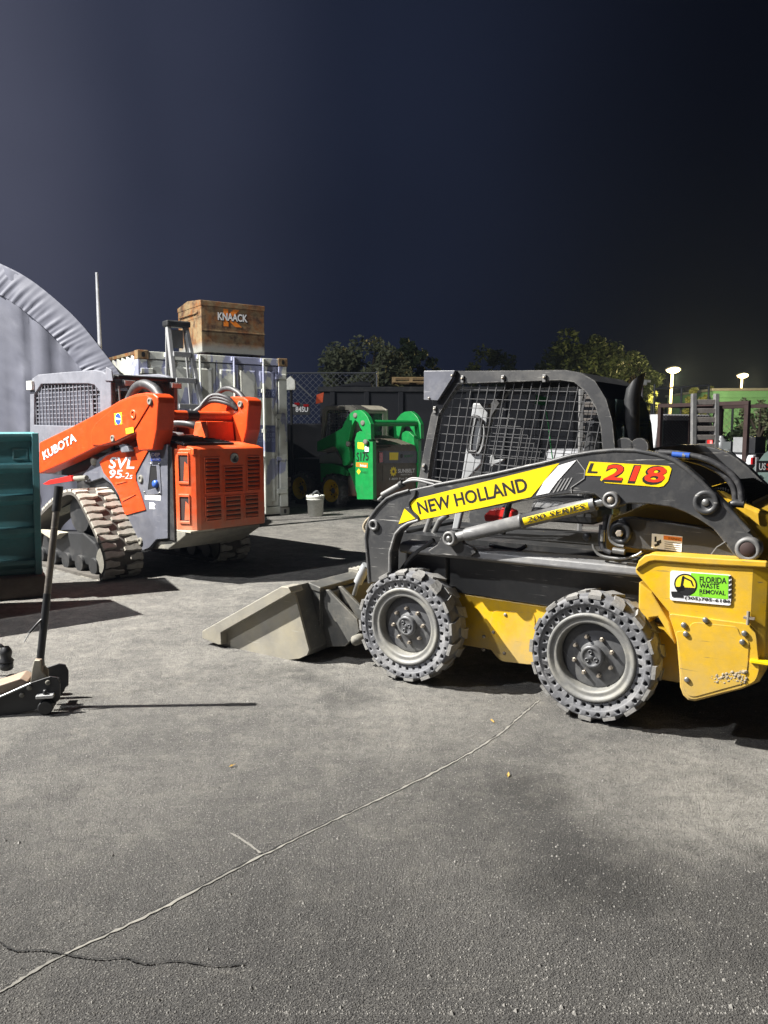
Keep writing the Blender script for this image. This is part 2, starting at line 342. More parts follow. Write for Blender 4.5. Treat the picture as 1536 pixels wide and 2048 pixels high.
# ================================================================ ground
def ground_material():
    m = bpy.data.materials.new('asphalt'); m.use_nodes = True
    n = m.node_tree.nodes; lk = m.node_tree.links; b = n['Principled BSDF']
    t = n.new('ShaderNodeTexCoord')
    def noise(scale, detail=6, rough=0.6, src=None):
        x = n.new('ShaderNodeTexNoise'); x.inputs['Scale'].default_value = scale; x.inputs['Detail'].default_value = detail; x.inputs['Roughness'].default_value = rough
        lk.new(src or t.outputs['Object'], x.inputs['Vector']); return x.outputs['Fac']
    def ramp(src, a, b_, c=0.0, d=1.0):
        r = n.new('ShaderNodeMapRange'); r.inputs['From Min'].default_value = a; r.inputs['From Max'].default_value = b_
        r.inputs['To Min'].default_value = c; r.inputs['To Max'].default_value = d
        lk.new(src, r.inputs['Value']); return r.outputs[0]
    def mixc(f, a, bc):
        x = n.new('ShaderNodeMix'); x.data_type = 'RGBA'
        lk.new(f, x.inputs['Factor'])
        for s, q in (('A', a), ('B', bc)):
            if isinstance(q, tuple): x.inputs[s].default_value = (*q, 1)
            else: lk.new(q, x.inputs[s])
        return x.outputs['Result']
    def mul(a, b_):
        x = n.new('ShaderNodeMath'); x.operation = 'MULTIPLY'; lk.new(a, x.inputs[0])
        if isinstance(b_, float): x.inputs[1].default_value = b_
        else: lk.new(b_, x.inputs[1])
        return x.outputs[0]
    sp = n.new('ShaderNodeSeparateXYZ'); lk.new(t.outputs['Object'], sp.inputs[0])
    # bitumen with exposed aggregate
    vor = n.new('ShaderNodeTexVoronoi'); vor.inputs['Scale'].default_value = 150; lk.new(t.outputs['Object'], vor.inputs['Vector'])
    agg = mixc(ramp(noise(240, 3, 0.6), 0.42, 0.68), (0.05, 0.049, 0.05), (0.16, 0.155, 0.145))
    cell = n.new('ShaderNodeSeparateColor'); lk.new(vor.outputs['Color'], cell.inputs[0])
    agg = mixc(mul(ramp(cell.outputs[0], 0.90, 0.93), ramp(vor.outputs['Distance'], 0.5, 0.25)), agg, (0.30, 0.29, 0.27))
    # worn, dusty yard; less dust toward the camera paints in the floodlight falloff
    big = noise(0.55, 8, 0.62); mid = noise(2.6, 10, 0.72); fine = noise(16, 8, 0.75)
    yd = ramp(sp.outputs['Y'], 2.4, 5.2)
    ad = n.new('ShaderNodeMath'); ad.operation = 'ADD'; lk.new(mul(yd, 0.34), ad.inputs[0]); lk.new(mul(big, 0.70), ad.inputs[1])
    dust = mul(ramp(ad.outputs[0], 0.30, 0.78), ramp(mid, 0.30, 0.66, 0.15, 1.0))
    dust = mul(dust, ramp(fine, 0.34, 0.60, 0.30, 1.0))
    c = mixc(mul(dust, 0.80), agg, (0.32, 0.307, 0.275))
    # sweeping scuffs
    mp = n.new('ShaderNodeMapping'); mp.inputs['Rotation'].default_value = (0, 0, 0.5); mp.inputs['Scale'].default_value = (0.9, 6.0, 1); lk.new(t.outputs['Object'], mp.inputs[0])
    scuff = ramp(noise(2.2, 8, 0.7, mp.outputs[0]), 0.60, 0.74)
    c = mixc(mul(scuff, 0.40), c, (0.34, 0.325, 0.29))
    # paler patches at chosen spots
    for (x0, y0, r0, st) in ((1.35, 3.15, 0.8, 0.55), (2.0, 3.0, 0.9, 0.6), (0.2, 4.1, 0.7, 0.35), (-0.4, 4.9, 0.8, 0.2), (1.9, 2.2, 0.6, 0.35), (-1.2, 3.0, 0.7, 0.2)):
        wv = n.new('ShaderNodeTexNoise'); wv.inputs['Scale'].default_value = 2.6; wv.inputs['Detail'].default_value = 8; lk.new(t.outputs['Object'], wv.inputs['Vector'])
        av = n.new('ShaderNodeVectorMath'); av.operation = 'MULTIPLY_ADD'; av.inputs[1].default_value = (1.1, 1.1, 0); lk.new(wv.outputs['Color'], av.inputs[0]); lk.new(t.outputs['Object'], av.inputs[2])
        vm = n.new('ShaderNodeVectorMath'); vm.operation = 'DISTANCE'; vm.inputs[1].default_value = (x0 + .55, y0 + .55, 0); lk.new(av.outputs[0], vm.inputs[0])
        c = mixc(mul(mul(ramp(vm.outputs['Value'], r0, r0 * 0.2), st), ramp(fine, 0.36, 0.6, 0.35, 1.0)), c, (0.37, 0.355, 0.32))
    # oil and tyre stains
    stain = ramp(noise(1.15, 6, 0.7), 0.60, 0.74)
    c = mixc(mul(stain, 0.62), c, (0.035, 0.034, 0.034))
    for (x0, y0, r0, st) in ((0.75, 2.55, 0.42, 0.75), (0.62, 3.15, 0.22, 0.6), (0.45, 3.0, 0.5, 0.35), (-0.55, 4.75, 0.32, 0.6), (-0.2, 4.4, 0.3, 0.5), (1.3, 2.2, 0.45, 0.4), (-0.25, 2.2, 0.5, 0.25)):
        vm = n.new('ShaderNodeVectorMath'); vm.operation = 'DISTANCE'; vm.inputs[1].default_value = (x0, y0, 0)
        wv = n.new('ShaderNodeTexNoise'); wv.inputs['Scale'].default_value = 3.5; wv.inputs['Detail'].default_value = 6; lk.new(t.outputs['Object'], wv.inputs['Vector'])
        av = n.new('ShaderNodeVectorMath'); av.operation = 'MULTIPLY_ADD'; av.inputs[1].default_value = (0.6, 0.6, 0); lk.new(wv.outputs['Color'], av.inputs[0]); lk.new(t.outputs['Object'], av.inputs[2])
        sb = n.new('ShaderNodeVectorMath'); sb.operation = 'SUBTRACT'; sb.inputs[1].default_value = (0.3, 0.3, 0); lk.new(av.outputs[0], sb.inputs[0])
        lk.new(sb.outputs[0], vm.inputs[0])
        c = mixc(mul(ramp(vm.outputs['Value'], r0, r0 * 0.25), st), c, (0.04, 0.039, 0.038))
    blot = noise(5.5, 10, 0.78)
    c = mixc(mul(mul(ramp(blot, 0.50, 0.66), 0.5), ramp(sp.outputs['Y'], 2.2, 4.6, 0.25, 1.0)), c, (0.30, 0.285, 0.25))  # thinned toward the camera, the same painted light falloff
    c = mixc(mul(ramp(noise(7.3, 9, 0.75), 0.55, 0.70), 0.55), c, (0.045, 0.044, 0.044))
    pits = ramp(noise(75, 4, 0.7), 0.56, 0.68)
    c = mixc(mul(pits, 0.8), c, (0.03, 0.03, 0.03))
    c = mixc(mul(ramp(noise(110, 3, 0.65), 0.60, 0.68), 0.55), c, (0.46, 0.45, 0.41))
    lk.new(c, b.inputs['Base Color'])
    b.inputs['Roughness'].default_value = 0.88; b.inputs['Specular IOR Level'].default_value = 0.35
    hs = n.new('ShaderNodeMath'); hs.operation = 'MULTIPLY_ADD'; hs.inputs[1].default_value = 0.55
    lk.new(noise(260, 5, 0.75), hs.inputs[0]); lk.new(ramp(vor.outputs['Distance'], 0.0, 0.6, 0.5, 0.0), hs.inputs[2])
    h2 = n.new('ShaderNodeMath'); h2.operation = 'MULTIPLY_ADD'; h2.inputs[1].default_value = 1.6; lk.new(noise(14, 8, 0.65), h2.inputs[0]); lk.new(hs.outputs[0], h2.inputs[2])
    bp = n.new('ShaderNodeBump'); bp.inputs['Strength'].default_value = 1.0; bp.inputs['Distance'].default_value = 0.014
    lk.new(h2.outputs[0], bp.inputs['Height']); lk.new(bp.outputs[0], b.inputs['Normal'])
    MATS['asphalt'] = m
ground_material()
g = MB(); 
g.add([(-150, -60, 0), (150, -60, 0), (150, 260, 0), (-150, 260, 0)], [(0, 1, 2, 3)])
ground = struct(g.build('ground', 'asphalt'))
def strip(path, width, z, m, name, jit=0.25, seed=1, parent=None):
    rnd = random.Random(seed); P = smooth_path([(p[0], p[1], 0) for p in path], 14); vs = []; fs = []
    for i, p in enumerate(P):
        d = (P[min(i + 1, len(P) - 1)] - P[max(i - 1, 0)]).normalized(); nn = Vector((-d.y, d.x, 0))
        ww = width * (1 + rnd.uniform(-jit, jit)) * .5; o = nn * rnd.uniform(-jit, jit) * width * .6
        if i in (0, len(P) - 1): ww *= .2
        q = p + o; vs += [(q.x + nn.x * ww, q.y + nn.y * ww, z), (q.x - nn.x * ww, q.y - nn.y * ww, z)]
    fs = [(2 * i, 2 * i + 1, 2 * i + 3, 2 * i + 2) for i in range(len(P) - 1)]
    return MB().add(vs, fs).build(name, m, parent or ground)
mat('joint_sealant', (0.29, 0.28, 0.25), 0.95, dirt=(0.10, 0.097, 0.092), damt=0.75, dscale=7)
mat('crack_dark', (0.02, 0.02, 0.02), 0.95)
J0 = [(-1.120,1.929,-0.000),(-1.064,1.979,-0.000),(-0.957,2.122,0.000),(-0.752,2.322,0.000),(-0.513,2.592,0.000),(-0.251,2.869,0.000),(0.069,3.186,0.000),(0.360,3.501,0.000),(0.595,3.803,0.000),(0.778,4.105,-0.000),(0.901,4.302,0.000)]
strip(J0, .0085, .003, 'joint_sealant', 'pavement_joint', .7, 1)
strip([(p[0] - .005, p[1] + .006) for p in J0[2:]], .005, .0025, 'crack_dark', 'joint_gap', .6, 2)
strip([(-0.590,2.821,0.000),(-0.525,2.759,0.000),(-0.452,2.680,0.000)], .009, .004, 'joint_sealant', 'pavement_joint', .4, 4)
strip([(-1.189,2.200,0.000),(-1.103,2.148,0.000),(-1.029,2.150,0.000),(-0.971,2.137,0.000),(-0.913,2.122,0.000),(-0.834,2.109,-0.000),(-0.763,2.115,0.000),(-0.696,2.090,0.000),(-0.612,2.102,0.000),(-0.491,2.081,0.000),(-0.405,2.090,0.000)], .005, .005, 'crack_dark', 'pavement_crack', .6, 6)
rnd = random.Random(11); pe = MB()
for k in range(5200):
    y = 1.9 + 7.5 * rnd.random() ** 2.2; x = rnd.uniform(-.56, .56) * y; s = rnd.uniform(.0012, .0042) * (1 if rnd.random() < .95 else 2.0)
    a = rnd.random() * 3; vs = []
    for q in range(4):
        r_ = s * rnd.uniform(.7, 1.3); vs.append((x + r_ * math.cos(a + q * 1.57), y + r_ * math.sin(a + q * 1.57), .0))
    pe.add(vs + [(x, y, s * 1.1)], [(0, 1, 4), (1, 2, 4), (2, 3, 4), (3, 0, 4)])
o = pe.build('loose_grit', 'stone', kind='stuff'); o['label'] = 'pale loose grit scattered over the asphalt'; o['category'] = 'grit'
for i, (p, lab, rz) in enumerate((([(-0.701,3.415,0.002)][0], 'small yellow leaf lying on the asphalt left of the joint', .4), ([(0.558,3.317,0.002)][0], 'small yellow leaf on the dark oil stain', 1.3), ([(0.578,3.961,0.002)][0], 'tiny orange leaf on the ground in front of the wheels', 2.0))):
    s = .011
    m = MB().add([(-s * 1.6, 0, .002), (-s * .5, s * .6, .008), (s * .6, s * .5, .006), (s * 1.7, 0, .012), (s * .6, -s * .5, .010), (-s * .5, -s * .6, .005), (0, 0, .003)], [(0, 6, 1), (1, 6, 2), (2, 6, 3), (3, 6, 4), (4, 6, 5), (5, 6, 0)])
    o = m.build('fallen_leaf', 'dry_leaf'); o.location = p; o.rotation_euler = (0, 0, rz); tag(o, lab, 'leaf', 'fallen leaves')

# ================================================================ yellow skid steer loader in the foreground
HZ = [[(1.828,0.859),(1.840,0.865),(1.841,0.853),(1.829,0.844)], [(1.829,0.835),(1.841,0.844),(1.842,0.830),(1.830,0.821)], [(1.830,0.812),(1.842,0.821),(1.843,0.806),(1.831,0.798)], [(1.831,0.789),(1.843,0.797),(1.844,0.783),(1.832,0.774)], [(1.832,0.765),(1.844,0.774),(1.845,0.760),(1.833,0.751)]]
ST = [[(0.921,1.214),(0.967,1.289),(0.973,1.289),(0.930,1.215)], [(0.944,1.221),(0.987,1.292),(0.992,1.292),(0.952,1.221)], [(0.966,1.227),(1.006,1.296),(1.012,1.296),(0.974,1.227)], [(0.988,1.233),(1.025,1.299),(1.031,1.299),(0.997,1.234)]]
WL = [[(1.488,0.979),(1.567,0.976),(1.567,0.973),(1.488,0.977)], [(1.489,0.969),(1.568,0.965),(1.568,0.962),(1.489,0.966)], [(1.489,0.958),(1.568,0.954),(1.568,0.951),(1.489,0.955)], [(1.489,0.947),(1.568,0.943),(1.569,0.941),(1.489,0.944)]]
def skid_steer():
    loc, rz = ((0.1142,4.6121,0),math.radians(-34.00))
    t = thing('skid_steer', 'yellow and dark grey wheeled skid steer loader with its bucket on the ground', 'skid steer', loc, rz)
    W = 1.64; RW = 0.352
    # ---- wheels: solid tyres with two rings of round holes
    prof = [(.236, .012), (.281, .012), (.286, .004), (.289, 0), (.318, 0), (.327, .008), (.331, .03), (.333, .13), (.331, .23), (.327, .252), (.318, .26), (.236, .26)]
    mb = MB(); mb.lathe(prof + [prof[0]], (0, 0, 0), n=96, close=False)
    me = mb.mesh('wheel', 'rubber')
    bm = bmesh.new(); bm.from_mesh(me); bmesh.ops.remove_doubles(bm, verts=bm.verts, dist=1e-5); bmesh.ops.recalc_face_normals(bm, faces=bm.faces); bm.to_mesh(me); bm.free()
    cut = MB()
    for ring, rr, (ra, rb), z in ((0, .305, (.0125, .0095), -.02), (1, .262, (.0112, .0086), -.01)):
        for k in range(34):
            a = 2 * math.pi * (k + ring * .5) / 34
            cut.lathe([(ra if k % 2 else rb, z), (ra if k % 2 else rb, .055)], (rr * math.cos(a), 0, rr * math.sin(a)), n=10)
    co = cut.build('hole_cutter', 'rubber'); wo = bpy.data.objects.new('tmp', me); col.objects.link(wo)
    bo = wo.modifiers.new('b', 'BOOLEAN'); bo.object = co; bo.operation = 'DIFFERENCE'; bo.solver = 'EXACT'
    dg = bpy.context.evaluated_depsgraph_get(); wheel_me = bpy.data.meshes.new_from_object(wo.evaluated_get(dg)); wheel_me.name = 'wheel'
    bpy.data.objects.remove(wo); bpy.data.objects.remove(co)
    rim = MB().lathe([(.242, .02), (.240, .004), (.232, -.004), (.222, .0), (.214, .012), (.205, .016), (.196, .012), (.186, .016), (.182, .03), (.176, .09), (.172, .2), (.1, .2)], (0, 0, 0), n=64, close=False).mesh('rim', 'rim_steel')
    hub = MB().lathe([(.178, .10), (.176, .088), (.165, .082), (.12, .078), (.075, .074), (.07, .066), (.0, .066)], (0, 0, 0), n=48, close=False).mesh('hub_plate', 'hub_steel')
    cap = MB().lathe([(.062, .075), (.062, .034), (.056, .026), (.046, .024), (.044, .030), (.012, .030), (.010, .024), (0, .024)], (0, 0, 0), n=32, close=False)
    for k in range(3):
        a = 2 * math.pi * k / 3 + .5; cap.lathe([(.013, .03), (.013, .021), (.008, .018), (.008, .024), (0, .024)], (.028 * math.cos(a), 0, .028 * math.sin(a)), n=10, close=False)
    cap = cap.mesh('hub_cap', 'hub_steel')
    nut = MB().lathe([(.0125, .08), (.0125, .062), (.0085, .058), (.0085, .042), (.0, .042)], (0, 0, 0), n=6, smooth=False, close=False).mesh('wheel_nut', 'nut_steel')
    def block(dirn, wear):
        m = MB(); vs = []
        for j, (vv, sh) in enumerate(((-.004, 0), (.05, .015), (.10, .06), (.135, .10))):
            h = math.radians(6.2 - j * .7); ro = .348 - wear - (.006 if j == 0 else 0)
            for (rr, aa) in ((.322, -h), (ro, -h * .92), (ro, h * .92), (.322, h)):
                a = aa + sh; y = vv if dirn > 0 else .26 - vv
                vs.append((rr * math.cos(a), y, rr * math.sin(a)))
        fs = [(0, 1, 2, 3), (15, 14, 13, 12)] + [(j * 4 + i, (j + 1) * 4 + i, (j + 1) * 4 + (i + 1) % 4, j * 4 + (i + 1) % 4) for j in range(3) for i in range(4)]
        return m.add(vs, fs).mesh('tread_block', 'rubber_dust')
    blocks = [block(1, .0), block(1, .004), block(-1, .002)]
    for wi, (u, far) in enumerate(((.008, 0), (1.172, 0), (.008, 1), (1.172, 1))):
        wo = bpy.data.objects.new('wheel', wheel_me); col.objects.link(wo); wo.parent = t
        wo.location = (u, W if far else 0, RW); wo.rotation_euler = (0, R(17 + 31 * wi), math.pi if far else 0); wo.scale = (1, .76, 1)
        for nm, mm in (('rim', rim), ('hub_plate', hub), ('hub_cap', cap)):
            o = bpy.data.objects.new(nm, mm); col.objects.link(o); o.parent = wo
        if not far:
            for k in range(8):
                a = 2 * math.pi * (k + .5) / 8; o = bpy.data.objects.new('wheel_nut', nut); col.objects.link(o); o.parent = wo; o.location = (.107 * math.cos(a), 0, .107 * math.sin(a))
        for k in range(32):
            if far and k % 2 == 0 and wi == 3: continue
            o = bpy.data.objects.new('tread_block', blocks[2 if k % 2 else (k // 2) % 2]); col.objects.link(o); o.parent = wo; o.rotation_euler = (0, R(k * 11.25 + random.uniform(-.8, .8)), 0)
    # ---- chassis
    low = [(0.180,0.537),(0.749,0.524),(1.370,0.515)]
    zb = .205
    m = MB().prism([(low[0][0] - .42, .50), (low[0][0], low[0][1]), (low[2][0] + .25, low[2][1]), (1.72, low[2][1]), (1.72, zb), (.0, zb), (-.42, .34)], .30, W - .30)
    m.build('chassis', 'yellow_paint', t, .01)
    m = MB().prism([(low[0][0] - .02, low[0][1] + .003), (low[2][0] + .3, low[2][1] + .003), (low[2][0] + .3, .80), (low[0][0] - .02, .80)], .29, W - .29)
    m.build('side_panel', 'machine_grey', t, .006)
    m = MB().prism([(-0.219,0.576),(-0.188,0.649),(-0.029,0.778),(0.153,0.775),(0.155,0.617),(0.002,0.503)], .26, W - .26)
    m.build('front_fender', 'machine_grey', t, .01)
    for p in [(0.546,0.442),(0.468,0.322),(0.543,0.203),(0.404,0.285),(0.402,0.202)]:
        MB().lathe([(.011, .002), (.011, -.006), (.007, -.009), (0, -.009)], (p[0], .299, p[1]), n=8, close=False).build('bolt', 'nut_steel', t)
    pl = round_poly([(0.459,0.461),(0.735,0.477),(0.742,0.163),(0.514,0.148),(0.429,0.235)], .04)
    MB().prism(pl, .2965, .2995).build('access_plate', 'yellow_paint', t, .001)
    # top rail along the side
    m = MB().prism([(.14, .795), (.15, .835), (.18, .848), (.30, .848), (.30, .780), (.16, .780)], -.12, 1.40, 'u')
    m.build('side_rail', 'worn_steel', t, .008)
    br = [(0.109,0.817),(0.131,0.794),(0.395,0.806),(0.434,0.834),(0.411,0.861),(0.354,0.881),(0.316,0.926),(0.299,0.955),(0.224,0.949),(0.200,0.911),(0.173,0.860)]
    MB().prism(br, .115, .15).build('cylinder_bracket', 'machine_grey', t, .004)
    # rail front nose with cover strip
    MB().tube([(p[0], .15, p[1]) for p in [(-0.136,0.635),(-0.021,0.774),(0.059,0.831),(0.130,0.881)]], .014, 8).build('guard_strip', 'machine_black', t)
    # ---- rear counterweight side
    pp = [(1.389,0.831),(1.388,0.851),(1.402,0.891),(1.428,0.916),(1.458,0.927),(1.694,0.931),(1.992,0.940)]
    lo = [(2.004,0.455),(2.002,0.417),(1.979,0.364),(1.911,0.322),(1.698,0.217),(1.667,0.218),(1.643,0.237),(1.627,0.275),(1.619,0.363),(1.601,0.510),(1.558,0.649),(1.464,0.752)]
    UR = 2.03
    poly = pp + [(UR, pp[-1][1] - .005), (UR, lo[0][1] + .04)] + lo
    def clampu(pl, um): return [(min(p[0], um), p[1]) for p in pl]
    MB().slices([clampu(poly, UR - .10), clampu(poly, UR - .035), clampu(poly, UR), clampu(poly, UR), clampu(poly, UR - .035), clampu(poly, UR - .10)], [.02, .045, .11, W - .11, W - .045, W - .02]).build('rear_body', 'yellow_paint', t, .006)
    top = [(1.392,0.844),(1.407,0.897),(1.434,0.925),(1.465,0.935),(1.698,0.939),(1.994,0.948),(1.995,0.918),(1.700,0.905),(1.488,0.902),(1.459,0.894),(1.428,0.871)]
    top = [(min(p[0], 1.99), p[1]) for p in top]
    MB().prism(top, .004, .03).build('rear_lip', 'yellow_paint', t, .006)
    pl = [(1.558,0.644),(1.923,0.643),(1.930,0.639),(1.959,0.605),(1.982,0.428),(1.968,0.372),(1.911,0.330),(1.698,0.228),(1.670,0.230),(1.645,0.248),(1.632,0.284),(1.627,0.365),(1.609,0.514)]
    MB().prism(round_poly(pl, .02, 2), .008, .021).build('rear_plate', 'yellow_paint', t, .004)
    sep = round_poly([(1.598,0.561),(1.656,0.570),(1.667,0.606),(1.687,0.619),(1.878,0.624),(1.891,0.580),(1.932,0.567),(1.932,0.446),(1.923,0.357),(1.700,0.244),(1.672,0.244),(1.652,0.265),(1.642,0.289),(1.634,0.369),(1.612,0.505)], .02, 3)
    MB().prism(sep, .0045, .0085).build('cover_plate', 'yellow_paint', t, .002)
    for p in [(1.637,0.597),(1.648,0.554),(1.910,0.596),(1.903,0.554),(1.662,0.326),(1.735,0.636)]:
        rr = .014 if p[0] != 0 else .01
        MB().lathe([(rr, .004), (rr, -.006), (rr * .7, -.010), (0, -.010)], (p[0], .004, p[1]), n=10, close=False).build('bolt', 'bright_steel', t)
    # latch and tow loop
    q = [(1.923,0.705),(1.923,0.661),(1.903,0.673),(1.951,0.670)]
    lt = MB(); lt.tube([(q[0][0], .0, q[0][1]), (q[1][0], -.004, q[1][1] - .02)], .008, 8); lt.box((q[2][0], -.008, q[2][1] - .005), (q[3][0], .018, q[2][1] + .005)); lt.build('door_latch', 'nut_steel', t)
    q = [(1.940,0.469),(2.024,0.490)]
    MB().box((q[0][0], -.006, q[0][1] - .009), (2.06, .03, q[0][1] + .009)).build('tow_loop', 'yellow_decal', t, .004)
    # caked mud at the lower corner
    rnd = random.Random(3); mud = MB()
    for k in range(420):
        c = rnd.random(); cx = 1430 + 95 * c; u0, w0 = .0, .0
        a = [(1.785,0.372),(1.994,0.446)]; b = [(1.837,0.302),(1.987,0.380)]
        f = c + rnd.gauss(0, .05); g = min(1, max(0, abs(rnd.gauss(0, .22)) + (.75 * c if rnd.random() < .5 else 0)))
        pu = a[0][0] + (a[1][0] - a[0][0]) * f; pw = (a[0][1] + (a[1][1] - a[0][1]) * f) * (1 - g) + (b[0][1] + (b[1][1] - b[0][1]) * f) * g
        if pu > 1.93: continue
        s_ = rnd.uniform(.0025, .008) * (1.5 if rnd.random() < .08 else 1)
        mud.lathe([(s_, .01), (s_ * .8, .01 - s_ * .5), (s_ * .3, .01 - s_ * .8), (0, .01 - s_ * .85)], (pu, -.002 + .002 * rnd.random(), pw), n=6, close=False, smooth=False)
    mud.build('mud_cake', 'mud', t, kind='stuff')
    # fender behind the front edge of the rear body
    MB().prism([(1.385,0.769),(1.387,0.630),(1.428,0.571),(1.444,0.550),(1.448,0.585),(1.488,0.596),(1.577,0.464),(1.546,0.577),(1.453,0.723)], .10, .30).build('wheel_arch', 'yellow_paint', t, .008)
    # company sign
    sq = [(1.560,0.859),(1.841,0.866),(1.843,0.719),(1.564,0.711)]
    MB().prism(round_poly([sq[3], sq[2], sq[1], sq[0]], .012), .0125, .0185).build('company_sign', 'print_white', t)
    MB().sheet([(1.658,0.858),(1.827,0.863),(1.830,0.748),(1.653,0.745)][::-1], .0115).build('sign_panel', 'print_green', t)
    cc = [(1.635,0.798),(1.581,0.797)]; r0 = cc[0][0] - cc[1][0]
    MB().sheet(disc(cc[0], r0, 32), .0108).build('sign_ring', 'print_black', t)
    MB().sheet(disc(cc[0], r0 * .86, 32), .0102).build('sign_disc', 'print_yellow', t)
    ex = MB()
    for pl in ([(1.588,0.783),(1.682,0.786),(1.676,0.766),(1.653,0.748),(1.621,0.744),(1.599,0.757)], [(1.610,0.778),(1.617,0.836),(1.626,0.842),(1.629,0.832),(1.622,0.777)], [(1.622,0.839),(1.664,0.821),(1.675,0.793),(1.668,0.792),(1.657,0.816),(1.622,0.829)], [(1.593,0.779),(1.628,0.793),(1.634,0.771),(1.597,0.754)], [(1.568,0.756),(1.604,0.760),(1.625,0.745),(1.626,0.732),(1.574,0.729)]):
        ex.sheet(pl, .0096)
    ex.build('sign_excavator', 'print_black', t)
    hz = MB()
    for k in range(5):
        hz.sheet(HZ[k], .0109)
    hz.build('sign_hazard_stripe', 'print_black', t)
    lettering('FLORIDA', [(1.699,0.815),(1.820,0.822),(1.698,0.845)], .0108, 'v', 'print_black', t, .02)
    lettering('WASTE', [(1.700,0.788),(1.788,0.794),(1.699,0.813)], .0108, 'v', 'print_black', t, .02)
    lettering('REMOVAL', [(1.701,0.761),(1.818,0.766),(1.700,0.783)], .0108, 'v', 'print_black', t, .02)
    lettering('INC.', [(1.701,0.751),(1.717,0.751),(1.701,0.759)], .0108, 'v', 'print_black', t)
    lettering('(305)785-6186', [(1.633,0.721),(1.840,0.727),(1.635,0.741)], .0108, 'v', 'print_black', t, .025)
    # ---- lift arms
    armp = [(-0.301,0.583),(-0.313,0.727),(-0.328,0.871),(-0.312,0.961),(-0.292,1.004),(-0.239,1.067),(-0.167,1.131),(-0.097,1.162),(-0.006,1.187),(0.062,1.202),(0.176,1.228),(0.546,1.302),(0.902,1.386),(1.021,1.421),(1.134,1.441),(1.247,1.453),(1.354,1.452),(1.460,1.434),(1.543,1.405),(1.603,1.365),(1.673,1.307),(1.739,1.239),(1.800,1.182),(1.896,1.078),(1.947,1.014),(1.953,0.976),(1.929,0.941),(1.877,0.931),(1.834,0.958),(1.768,1.042),(1.740,1.074),(1.674,1.116),(1.607,1.149),(1.538,1.170),(1.435,1.179),(1.335,1.176),(1.295,1.167),(1.272,1.150),(1.241,1.140),(1.209,1.154),(1.187,1.192),(1.154,1.214),(1.027,1.211),(0.963,1.203),(0.818,1.174),(0.486,1.099),(0.073,1.006),(-0.005,0.982),(-0.056,0.951),(-0.096,0.911),(-0.115,0.862),(-0.137,0.791),(-0.140,0.601)]
    a1 = MB().prism(armp, .06, .17).build('lift_arm', 'machine_grey', t, .007)
    share(a1, t, loc=(0, W - .23, 0))
    # raised edge strip along the top of the arm
    edge = [(0.179,1.228),(0.548,1.303),(0.904,1.387),(1.023,1.421),(1.136,1.441),(1.248,1.453),(1.355,1.452),(1.462,1.434),(1.544,1.406),(1.605,1.365),(1.674,1.307),(1.740,1.239),(1.801,1.183),(1.897,1.079)]
    MB().tube([(p[0], .066, p[1] - .006) for p in edge], .012, 8).build('arm_edge', 'machine_grey', t)
    fr = [(-0.298,0.585),(-0.309,0.728),(-0.324,0.872),(-0.308,0.962),(-0.289,1.005),(-0.235,1.068),(-0.164,1.131),(-0.093,1.162),(-0.003,1.188)]
    MB().tube([(p[0] + .008, .062, p[1] - .004) for p in fr], .012, 8).build('arm_edge', 'machine_grey', t)
    fr = [(0.076,1.007),(-0.002,0.983),(-0.053,0.952),(-0.093,0.912),(-0.111,0.863),(-0.134,0.792),(-0.137,0.602)]
    MB().tube([(p[0], .062, p[1]) for p in fr], .010, 8).build('arm_edge', 'worn_steel', t)
    # decals
    yd = [(0.077,1.143),(0.532,1.262),(0.957,1.374),(0.921,1.336),(0.866,1.266),(0.798,1.184),(0.487,1.105),(0.078,1.009),(0.053,1.035),(0.021,1.061),(0.010,1.094),(0.035,1.126)]
    MB().sheet(yd, .0575).build('arm_decal', 'yellow_decal', t)
    MB().sheet([(-0.026,1.073),(0.053,1.017),(-0.069,0.975)], .0575).build('arm_decal', 'yellow_decal', t)
    MB().sheet([(0.827,1.193),(0.871,1.272),(0.951,1.361),(1.050,1.392),(1.002,1.338),(0.948,1.277),(0.901,1.211)], .0575).build('arm_decal', 'print_white', t)
    st = MB()
    for k in range(4): st.sheet(ST[k], .0575)
    st.build('arm_decal', 'print_grey', t)
    MB().tube([(p[0], .058, p[1]) for p in smooth_path([(0.056,1.190),(0.045,1.150),(0.010,1.109),(0.028,1.061),(0.071,1.027),(0.078,1.003)])], .009, 6).build('arm_seam', 'machine_black', t)
    lettering('NEW HOLLAND', [(0.082,1.043),(0.783,1.216),(0.060,1.118)], .0565, 'v', 'print_black', t, .022)
    bk = [(1.099,1.312),(1.104,1.341),(1.121,1.386),(1.524,1.373),(1.536,1.359),(1.522,1.299),(1.501,1.273),(1.479,1.267),(1.206,1.277),(1.180,1.291),(1.187,1.312)]
    MB().sheet(bk, .0575).build('model_decal', 'yellow_decal', t)
    lettering('L', [(1.109,1.326),(1.163,1.325),(1.127,1.378)], .0568, 'v', 'print_black', t, .03)
    lettering('218', [(1.188,1.281),(1.491,1.275),(1.219,1.378)], .0568, 'v', 'print_black', t, .045)
    lettering('218', [(1.195,1.294),(1.496,1.288),(1.222,1.373)], .0560, 'v', 'print_red', t, .02)
    for pl in ([(1.051,1.395),(1.098,1.338),(1.094,1.296),(1.024,1.246),(1.028,1.216)], [(1.799,1.018),(1.760,0.988),(1.736,0.950)]):
        MB().tube([(p[0], .058, p[1]) for p in pl], .003, 4, False).build('paint_line', 'print_grey', t)
